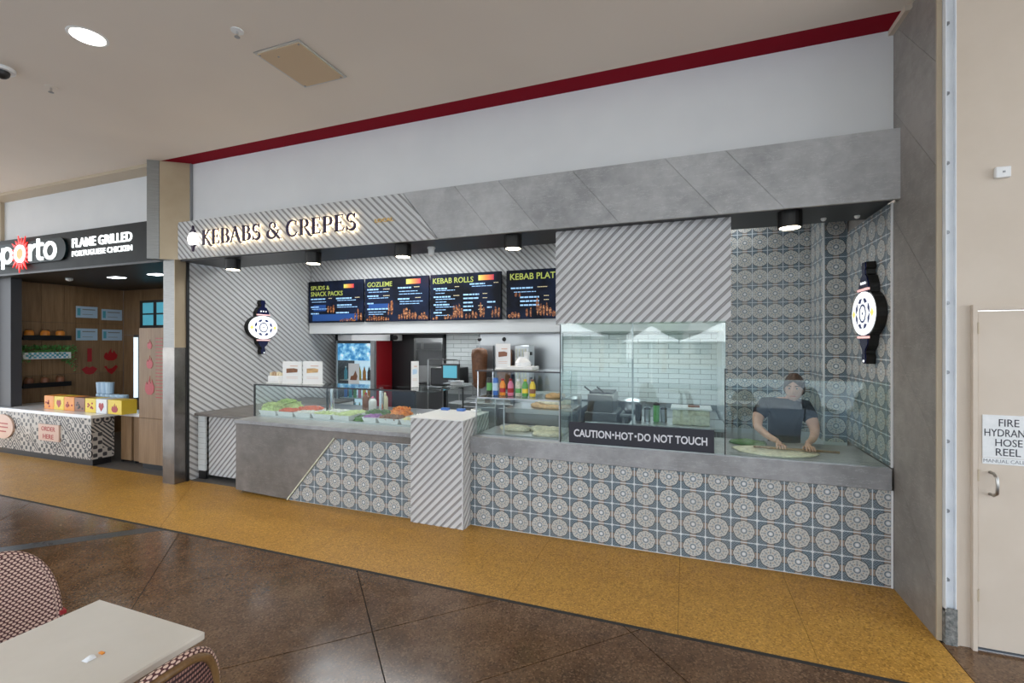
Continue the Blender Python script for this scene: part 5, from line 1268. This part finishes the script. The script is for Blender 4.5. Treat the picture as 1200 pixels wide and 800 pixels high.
# shelves on the wooden wall
def shelf(z, lb, y0=4.62, y1=5.30):
    t = thing('wall_shelf', lb, 'shelf', (NX+.1, (y0+y1)/2, z))
    MB().bevbox(NX+.002, NX+.18, y0, y1, z-.04, z+.005, .003).build('board', 'black', t)
    MB().box(NX+.18, NX+.19, y0, y1, z-.04, z+.045).build('lip', 'black', t)
    return t
shelf(1.93, 'upper black wall shelf holding orange jars in the chicken shop')
shelf(1.08, 'lower black wall shelf holding jars in the chicken shop')
for z, lab in ((1.935, 'upper'), (1.085, 'lower')):
    for k, y in enumerate((4.74, 4.96, 5.18)):
        t = thing('spice_jar', 'orange filled jar on the %s wall shelf, %s' % (lab, ('nearest the shop front', 'middle of three', 'deepest in the shop')[k]), 'jar', (NX+.09, y, z), 0, 'jars on the wall shelves')
        MB().lathe([(.05, 0), (.065, .02), (.065, .10), (.045, .13)], (NX+.09, y, z), 14).build('jar_body', 'p_orange' if z > 1.5 else 'p_brown', t, smooth=True)
        MB().lathe([(.048, .13), (.048, .15), (.001, .15)], (NX+.09, y, z), 12).build('lid', 'wood_dark', t)
t = thing('planter_box', 'wall planter with blue checked front and trailing greenery', 'planter', (NX+.1, 4.95, 1.5))
MB().bevbox(NX+.002, NX+.18, 4.62, 5.30, 1.55, 1.67, .003).build('trough', 'p_white', t)
b = MB()
for k in range(17):
    for j in range(3):
        if (k+j) % 2: b.box(NX+.180, NX+.184, 4.66+k*.035, 4.695+k*.035, 1.565+j*.032, 1.597+j*.032)
b.build('blue_checks', 'p_teal', t)
b = MB()
for k in range(900):
    y = random.uniform(4.52, 5.40); e = abs(y-4.96)/.44; z = 1.70+random.uniform(-.03, .10) if random.random() > .35+.3*e else 1.70-random.uniform(0, .42)*e**1.5
    c = Vector((NX+.10+random.uniform(-.06, .10), y, z)); d = Vector((random.gauss(0, 1), random.gauss(0, 1), random.gauss(0, 1))).normalized()*.028
    e2 = d.cross(Vector((.3, .5, .8))).normalized()*.012; b.add([c-d, c+e2, c+d, c-e2], [(0, 1, 2, 3)])
o = b.build('greenery', 'p_green', t); o['kind'] = 'stuff'
MB().tube([(NX+.1, 4.60, 1.67), (NX+.1, 4.55, 1.75), (NX+.1, 5.36, 1.75), (NX+.1, 5.32, 1.67)], .006, 6).build('stem', 'p_green', t)
# posters and red pictograms on the wooden wall
for k, (y0, y1, z0, z1) in enumerate(((5.46, 5.81, 2.33, 2.55), (5.88, 6.24, 2.30, 2.52), (5.46, 5.81, 1.89, 2.12), (5.89, 6.24, 1.89, 2.11))):
    nm = ('upper left', 'upper right', 'lower left', 'lower right')[k]
    t = thing('wall_notice', '%s pale notice of four on the wooden wall of the chicken shop' % nm, 'poster', (NX+.01, (y0+y1)/2, z0), 0, 'pale notices on the wooden wall')
    MB().box(NX+.001, NX+.008, y0, y1, z0, z1).build('paper', 'p_paleblue', t)
    MB().box(NX+.008, NX+.010, y0+.02, y0+.07, z0+.04, z1-.04).build('printed_figure', 'p_teal', t)
    MB().box(NX+.008, NX+.010, y0+.1, y1-.04, z1-.07, z1-.05).box(NX+.008, NX+.010, y0+.1, y1-.08, z0+.06, z0+.07).build('printed_lines', 'steel_dark', t)
def decal(label, cy, cz, s_, pts, nm='red_pictogram'):
    o = MB().prism([(cy+p[0]*s_, cz+p[1]*s_) for p in pts], NX+.001, NX+.006, 'x').build(nm, 'p_red'); return tag(o, label, 'decal', 'red pictograms on the wooden wall')
FL = [(-.5, -.15), (-.42, .1), (-.3, .22), (-.22, .05), (-.12, .25), (.05, .55), (.02, .25), (.15, .12), (.22, .38), (.36, .1), (.5, -.05), (.42, -.35), (.2, -.5), (-.2, -.5), (-.42, -.35)]
decal('red upright bar pictogram on the wooden wall', 5.68, 1.60, .26, [(-.14, -.5), (.14, -.5), (.14, .5), (-.14, .5)])
decal('red flame pictogram on the wooden wall beside the bar', 6.04, 1.60, .24, FL)
decal('red lips pictogram low on the wooden wall', 5.68, 1.30, .26, [(-.5, .1), (-.2, .3), (0, .2), (.2, .3), (.5, .1), (.25, -.25), (0, -.32), (-.25, -.25)])
decal('red hen pictogram low on the wooden wall', 6.04, 1.30, .25, [(-.5, .25), (-.3, .3), (-.2, .05), (.1, .1), (.35, .35), (.5, .2), (.3, -.15), (.05, -.4), (-.2, -.2), (-.35, .1)])
# chicken shop counter
t = thing('tiled_counter', 'low chicken shop counter covered in black and white printed tiles with white top', 'counter', (-10, 4.5, 0))
MB().box(-10.95, -8.29, 4.30, 4.60, .10, .72).build('counter_front', 'mosaic', t)
MB().box(-10.95, -8.33, 4.34, 4.58, 0, .10).build('plinth', 'black', t)
MB().bevbox(-10.95, -8.22, 4.26, 4.95, .72, .77, .004).bevbox(-8.5, -7.56, 4.62, 4.95, .72, .77, .004).build('worktop', 'white_gloss', t)
t = thing('order_plaque', 'peach plaque lettered ORDER HERE on the tiled counter', 'sign', (-9.3, 4.29, .31))
MB().bevbox(-9.59, -9.05, 4.275, 4.299, .31, .57, .004).build('board', 'p_peach', t)
text('ORDER', -9.50, -9.14, .465, .535, 4.275, .002, 'lettering', 'p_red', t, .01); text('HERE', -9.46, -9.18, .345, .415, 4.275, .002, 'lettering', 'p_red', t, .01)
t = thing('round_plaque', 'round peach plaque on the tiled counter at the left edge', 'sign', (-10.6, 4.29, .3))
MB().prism(oval(-10.62, .46, .32, .20), 4.275, 4.299).build('board', 'p_peach', t); MB().box(-10.80, -10.45, 4.273, 4.275, .50, .52).box(-10.80, -10.45, 4.273, 4.275, .44, .46).box(-10.75, -10.5, 4.273, 4.275, .37, .39).build('lettering', 'p_red', t)
for k, (a, b) in enumerate(((-8.20, -7.98+.03), (-7.90, -7.56))):
    t = thing('wooden_cupboard', ('left' if not k else 'right') + ' narrow oak cupboard front under the white worktop', 'cupboard', ((a+b)/2, 4.7, 0), 0, 'oak cupboards beside the tiled counter')
    MB().bevbox(a, b, 4.64, 4.90, .04, .715, .004).build('cupboard_body', 'wood', t); MB().box(a-.03, a, 4.66, 4.90, .0, .715).build('dark_gap', 'black', t)  # solid black strip stands in for the shaded gap beside each cupboard
# yellow printed boxes along the counter
cl = ['p_orange', 'p_yellow', 'p_orange', 'p_brown', 'p_yellow', 'p_white', 'p_yellow']
for k in range(7):
    x = -9.68+k*.27+(.05 if k == 6 else 0)
    t = thing('printed_box', '%s bright printed meal box in the row on the white counter' % ('first', 'second', 'third', 'fourth', 'fifth', 'sixth', 'last, rightmost')[k], 'box', (x, 4.55, .771), 0, 'printed boxes on the white counter')
    MB().bevbox(x-.13-(.03 if k == 6 else 0), x+.13+(.03 if k == 6 else 0), 4.45, 4.66, .771, .985, .003).build('carton', cl[k], t)
    b = MB()
    if k in (1, 5): b.prism([(x, .80), (x+.06, .87), (x+.05, .92), (x+.02, .93), (x, .905), (x-.02, .93), (x-.05, .92), (x-.06, .87)], 4.447, 4.45); mm = 'p_red'
    elif k == 6: b.prism([(x+p[0]*.15, .865+p[1]*.13) for p in FL], 4.447, 4.45); mm = 'p_red'
    else:
        for q in range(7): cx, cz = x-.08+random.random()*.16, .80+random.random()*.12; b.prism(oval(cx, cz, .018, .016, 8), 4.447, 4.45)
        mm = 'p_black' if k == 3 else 'p_red'
    b.build('print', mm, t)
t = thing('cup_tray', 'clear wrapped stacks of cups behind the printed boxes', 'cups', (-8.7, 4.8, .77))
for k in range(6): MB().lathe([(.05, 0), (.06, .22), (.055, .24)], (-9.0+k*.12, 4.80, .771+.0*(k % 2)), 14).build('cup_stack', 'p_paleblue', t)
for k in range(3): MB().lathe([(.05, 0), (.06, .18)], (-9.0+k*.12, 4.80, 1.02), 14).build('cup_stack', 'p_paleblue', t)
# wooden tower with flames
t = thing('wooden_tower', 'oak clad tower with three red flames by the steel column', 'cabinet', (-7.25, 4.7, 0))
MB().bevbox(-7.54, -6.98, 4.50, 4.95, .08, .74, .003).bevbox(-7.54, -6.98, 4.50, 4.95, .745, 2.06, .003).build('oak_panel', 'wood', t); MB().box(-7.5, -7.0, 4.53, 4.9, 0, .08).build('plinth', 'black', t)
for cx, cz, s_ in ((-7.30, 1.82, .13), (-7.30, 1.56, .18), (-7.30, 1.22, .26)): MB().prism([(cx+p[0]*s_*.8, cz+p[1]*s_) for p in FL], 4.496, 4.50).build('flame', 'p_red', t)
b = MB()
for z in [1.05+.05*k for k in range(18)]: b.box(-7.17, -7.02, 4.497, 4.50, z, z+.012)
b.build('red_lettering', 'p_red', t)
t = thing('menu_screen', 'bluish lit menu screen hung above the oak tower', 'screen', (-8.2, 6.0, 2.15))
MB().bevbox(-9.95, -8.3, 5.95, 6.0, 2.12, 2.66, .005).build('screen_case', 'p_black', t); b = MB()
for i in range(4):
    for j in range(2): b.box(-9.85+i*.4, -9.55+i*.4, 5.945, 5.95, 2.18+j*.23, 2.38+j*.23)
b.build('picture', 'screen_blue', t)
for x in (-8.9, -7.9): tag(MB().box(x-.12, x+.12, 4.9, 5.05, 2.925, 2.93).build('slot_light', 'spot_cool'), ('left' if x < -8.5 else 'right') + ' small recessed light in the dark soffit of the chicken shop', 'light', 'recessed lights in the chicken shop soffit')
t = thing('dome_camera', 'small white camera under the black soffit of the chicken shop', 'camera', (-9.7, 4.7, 2.88))
MB().lathe([(.01, 0), (.045, .015), (.05, .05)], (-9.75, 4.75, 2.88), 16).build('body', 'white', t, smooth=True)

# ================================================================== HALL CEILING FITTINGS
t = thing('ceiling_downlight', 'round bright recessed downlight in the hall ceiling', 'light', (-4.31, 2.215, 4.2))
MB().lathe([(.105, -.003), (.125, -.003), (.128, 0)], (-4.31, 2.215, 4.2), 32).build('rim', 'white', t)
MB().cyl((-4.31, 2.215, 4.195), .105, .004, 32).build('lit_face', 'downlight', t)
for x, y in ((-4.31, 2.215), (-8.3, 2.2), (-.3, .0), (-4.3, -1.0), (3.2, 1.0)):  # first beam is the downlight's; the others are added lamps without fittings
    l = bpy.data.lights.new('downlight_and_fill_beam', 'SPOT'); l.energy = 30; l.spot_size = 2.2; l.spot_blend = .7; l.color = (1, .9, .78); l.shadow_soft_size = .1
    o = bpy.data.objects.new('downlight_and_fill_beam', l); o.location = (x, y, 4.17); C.objects.link(o)
t = thing('access_hatch', 'tan rectangular access hatch with screws in the hall ceiling', 'hatch', (-3.05, 3.07, 4.19))
MB().bevbox(-3.285, -2.81, 2.80, 3.35, 4.190, 4.20, .002).build('frame', 'steel', t)
MB().bevbox(-3.265, -2.83, 2.82, 3.33, 4.184, 4.192, .002).build('panel', mat('tan_hatch_board', (.58, .44, .29), .7), t)
for x, y in ((-3.25, 2.835), (-2.845, 2.835), (-2.845, 3.315), (-3.25, 3.315), (-3.12, 2.90)): MB().cyl((x, y, 4.180), .008, .005, 10).build('screw', 'steel_dark', t)
for x, y, lb in ((-3.172, 2.567, 'white fire sprinkler in the hall ceiling beside the tan hatch'), (-5.478, 2.534, 'small recessed fire sprinkler in the hall ceiling at the left')):
    t = thing('sprinkler', lb, 'sprinkler', (x, y, 4.15), 0, 'ceiling sprinklers')
    MB().lathe([(.015, -.008), (.045, -.006), (.045, 0)], (x, y, 4.2), 18).build('rose', 'white' if x > -4 else 'ceiling', t)
    MB().cyl((x, y, 4.155), .009, .04, 8).build('nozzle', 'chrome', t); MB().cyl((x, y, 4.150), .02, .003, 10).build('deflector', 'steel_dark', t)
t = thing('dome_camera', 'white dome camera in the hall ceiling at the left edge of view', 'camera', (-5.5, 2.21, 4.15))
MB().lathe([(.085, -.03), (.09, -.02), (.09, 0)], (-5.5, 2.21, 4.2), 24).build('housing', 'white', t); MB().ball((-5.5, 2.21, 4.165), .055, 18, 10).build('lens_dome', 'p_black', t, smooth=True)
tag(MB().cyl((-1.55, 2.25, 4.196), .17, .004, 24).build('ceiling_patch', mat('ceiling_patch_paint', (.60, .51, .41), .8)), 'faint round painted patch in the ceiling right of the hatch', 'patch')

# ================================================================== CAFE TABLE AND CHAIRS
def table(loc, rz, label, group=None, w_=.64, d_=.64):
    t = thing('cafe_table', label, 'table', (0, 0, 0), 0, group)
    MB().bevbox(-w_/2, w_/2, -d_/2, d_/2, .718, .75, .006).build('table_top', 'table_top', t)
    MB().cyl((0, 0, .03), .035, .69, 16).build('pedestal', 'black_metal', t)
    MB().lathe([(.24, 0), (.23, .015), (.05, .035), (.04, .05)], (0, 0, 0), 24).build('base', 'black_metal', t)
    t.location = loc; t.rotation_euler = (0, 0, rz); return t
table((-2.035, .935, 0), 0, 'cream topped cafe table in the near left foreground')
tag(MB().grid(lambda u, v: (-1.955+.03*u, .985+.03*v, .7515+.012*math.sin(PI*u)*math.sin(PI*v*.8)), 5, 5).build('crumpled_tissue', 'white'), 'tiny crumpled white scrap on the cream table', 'litter')
tag(MB().bevbox(-1.945, -1.925, 1.03, 1.04, .7505, .756, .001).build('orange_crumb', 'p_orange'), 'tiny orange crumb on the cream table', 'litter')
def chair(m_front, m_back, m_frame, label, group=None, top=.885, hw=.225):
    """faces +X; origin on the floor below the seat"""
    t = thing('bistro_chair', label, 'chair', (0, 0, 0), 0, group); z0 = .47; H_ = top-z0; e = 2.7
    def bx(y, z): return -.205-.055*(1-(y/hw)**2)-.10*(z-z0)
    def ztop(y): return z0+H_*max(0.0, 1-abs(y/hw)**e)**(1/e)
    def surf(off):
        def f(u, v):
            a = 2*u-1; y = hw*math.sin(a*PI/2)*.999; zt = ztop(y); z = z0-.03+(zt-z0+.03)*v; return (bx(y, z)+off, y, z)
        return f
    def uvf(u, v):
        a = 2*u-1; y = hw*math.sin(a*PI/2); return (y*1.06, (z0+(ztop(y)-z0)*v))
    MB().grid(surf(.012), 30, 14, 0, uvf).build('backrest', m_front, t, smooth=True)
    MB().grid(surf(-.008), 30, 14, 0, uvf).build('back_rear', m_back, t, smooth=True)
    ed = []; n = 40
    for i in range(n+1):
        a = PI*i/n; y = -hw*math.copysign(abs(math.cos(a))**(2/e), math.cos(a)); z = z0+H_*math.sin(a)**(2/e); ed.append((bx(y, z)+.004, y, z))
    MB().tube([(ed[0][0], ed[0][1], .44)]+ed+[(ed[-1][0], ed[-1][1], .44)], .013, 8).build('woven_rim', m_front, t, smooth=True)
    MB().tube([(p[0]-.016, p[1]*.94, p[2]-.012 if k not in (0, n) else p[2]) for k, p in enumerate(ed)], .013, 8).build('back_frame', m_frame, t, smooth=True)
    def seat(u, v):
        a, b = 2*u-1, 2*v-1; return (.02+a*.21*(1-.10*abs(b)**3), b*.21*(1-.08*abs(a)**3), .462-.012*(1-a*a)*(1-b*b))
    MB().grid(seat, 12, 12, 0, lambda u, v: (u*.42, v*.42)).build('seat', m_front, t, smooth=True)
    MB().tube([(.21, -.18, .45), (.225, 0, .45), (.21, .18, .45), (.15, .21, .45), (-.16, .20, .45), (-.19, .0, .45), (-.16, -.20, .45), (.15, -.21, .45), (.21, -.18, .45)], .016, 8).build('seat_frame', m_frame, t, smooth=True)
    for x, y, dx in ((.18, -.18, .03), (.18, .18, .03), (-.18, -.185, -.05), (-.18, .185, -.05)):
        MB().tube([(x, y, .45), (x+dx*.3, y*1.02, .22), (x+dx, y*1.06, 0)], .014, 8).build('leg', m_frame, t, smooth=True)
    for s_ in (-1, 1): MB().tube([(-.20, s_*.20, .46), (-.06, s_*.215, .50), (.06, s_*.20, .45)], .010, 6).build('side_brace', m_front, t, smooth=True)
    MB().box(-.255, -.185, hw-.006, hw+.016, .548, .566).build('cane_binding', 'band_red', t)
    return t
c1 = chair('weave', 'weave_back', 'wood_dark', 'red and cream woven chair left of the cream table, facing it')
c1.location = (-2.64, 1.09, 0); c1.rotation_euler = (0, 0, -.12)
c2 = dup(c1, (-1.74, .93, 0), PI+.03, 'red and cream woven chair right of the cream table, its back to the right')
# terrace furniture seen mirrored in the front glass
g1 = chair('grey_chair', 'grey_chair', 'grey_chair', 'grey terrace chair reflected in the low glass, nearer to the pillar', 'grey terrace chairs')
g1.location = (3.40, -2.90, 0); g1.rotation_euler = (0, 0, 2.2)
dup(g1, (2.62, -2.80, 0), 1.0, 'grey terrace chair reflected in the low glass, beside the reflected person', 'grey terrace chairs')
r1 = chair('red_chair', 'red_chair', 'red_chair', 'dark red terrace chair reflected left of the person', 'dark red terrace chairs')
r1.location = (1.05, -1.62, 0); r1.rotation_euler = (0, 0, 1.7)
dup(r1, (.30, -1.25, 0), .2, 'dark red terrace chair reflected in the tall glass beside the mirrored table', 'dark red terrace chairs')
dup(r1, (-.7, -2.6, 0), .9, 'dark red terrace chair reflected at the far left in the tall glass', 'dark red terrace chairs')
table((.92, -.92, 0), .1, 'cafe table on the terrace mirrored in the low glass', 'terrace tables')
table((-.1, -2.9, 0), .3, 'cafe table on the terrace mirrored in the tall glass', 'terrace tables')
tag(MB().box(3.2, 3.55, -2.1, -1.75, 0, 4.2).build('terrace_pillar', 'grey_chair'), 'square grey pillar of the walkway mirrored at the right of the low glass', 'pillar')
# terrace outside
struct(MB().box(-40, 30, -45, -2.0, -.16, -.004).build('floor_terrace', 'paving'))
def parasol(x, y, zt, zb, r, label):
    t = thing('white_parasol', label, 'parasol', (x, y, 0), 0, 'white parasols on the terrace')
    MB().lathe([(r, zb), (r*.5, zb+(zt-zb)*.42), (r*.12, zb+(zt-zb)*.9), (.001, zt)], (x, y, 0), 8).build('canopy', 'canvas', t)
    MB().cyl((x, y, 0), .035, zt-.05, 10).build('pole', 'white', t)
    MB().lathe([(.35, 0), (.3, .06)], (x, y, -.02), 14).build('base', 'steel_dark', t)
parasol(-1.3, -11.0, 2.5, 1.88, 1.15, 'white parasol mirrored at the left of the glass reflection')
parasol(1.3, -10.6, 2.6, 1.88, 1.6, 'white parasol mirrored at the right of the glass reflection')
parasol(-4.9, -10.5, 3.0, 2.1, 1.8, 'white parasol mirrored behind the menus')
random.seed(3)
for k, (x0, x1, h, m) in enumerate(((-26, -14, 6, 'render_wall'), (-13, -5, 4.2, 'render_wall'), (-4, 4, 5.2, 'render_wall'), (6, 16, 4.4, 'render_wall'))):
    t = thing('far_building', ('leftmost', 'second', 'third', 'rightmost')[k] + ' pale low building across the terrace, behind the viewer', 'building', ((x0+x1)/2, -30, 0))
    MB().box(x0, x1, -34, -30, 0, h).build('walls', m, t)
    for q in range(int((x1-x0)/2)): MB().box(x0+.6+q*2, x0+1.7+q*2, -30+.0, -29.9, 1.0, 2.4).build('window', 'dark', t)
for k in range(7):
    x = -13+k*3.9; t = thing('tree', 'round dark tree across the terrace, number %s from the left' % ('one', 'two', 'three', 'four', 'five', 'six', 'seven')[k], 'tree', (x, -22, 0), 0, 'trees across the terrace')
    MB().tube([(x, -22, 0), (x+.1, -22, 1.6), (x, -22, 2.6)], [.16, .12, .08], 8).build('trunk', 'wood_dark', t)
    b = MB()
    for q in range(9): b.ball((x+random.uniform(-1.3, 1.3), -22+random.uniform(-.8, .8), 2.9+random.uniform(-.5, .9)), random.uniform(.6, .95), 10, 7)
    b.build('crown', 'foliage', t, smooth=True)
# rows of print too small to pick apart singly
for o in bpy.data.objects:
    if o.parent and o.name.split('.')[0] in ('menu_text', 'price_text', 'printed_lines', 'blue_checks', 'picture', 'food_picture', 'print', 'red_lettering', 'light_dot', 'lettering'): o['kind'] = 'stuff'
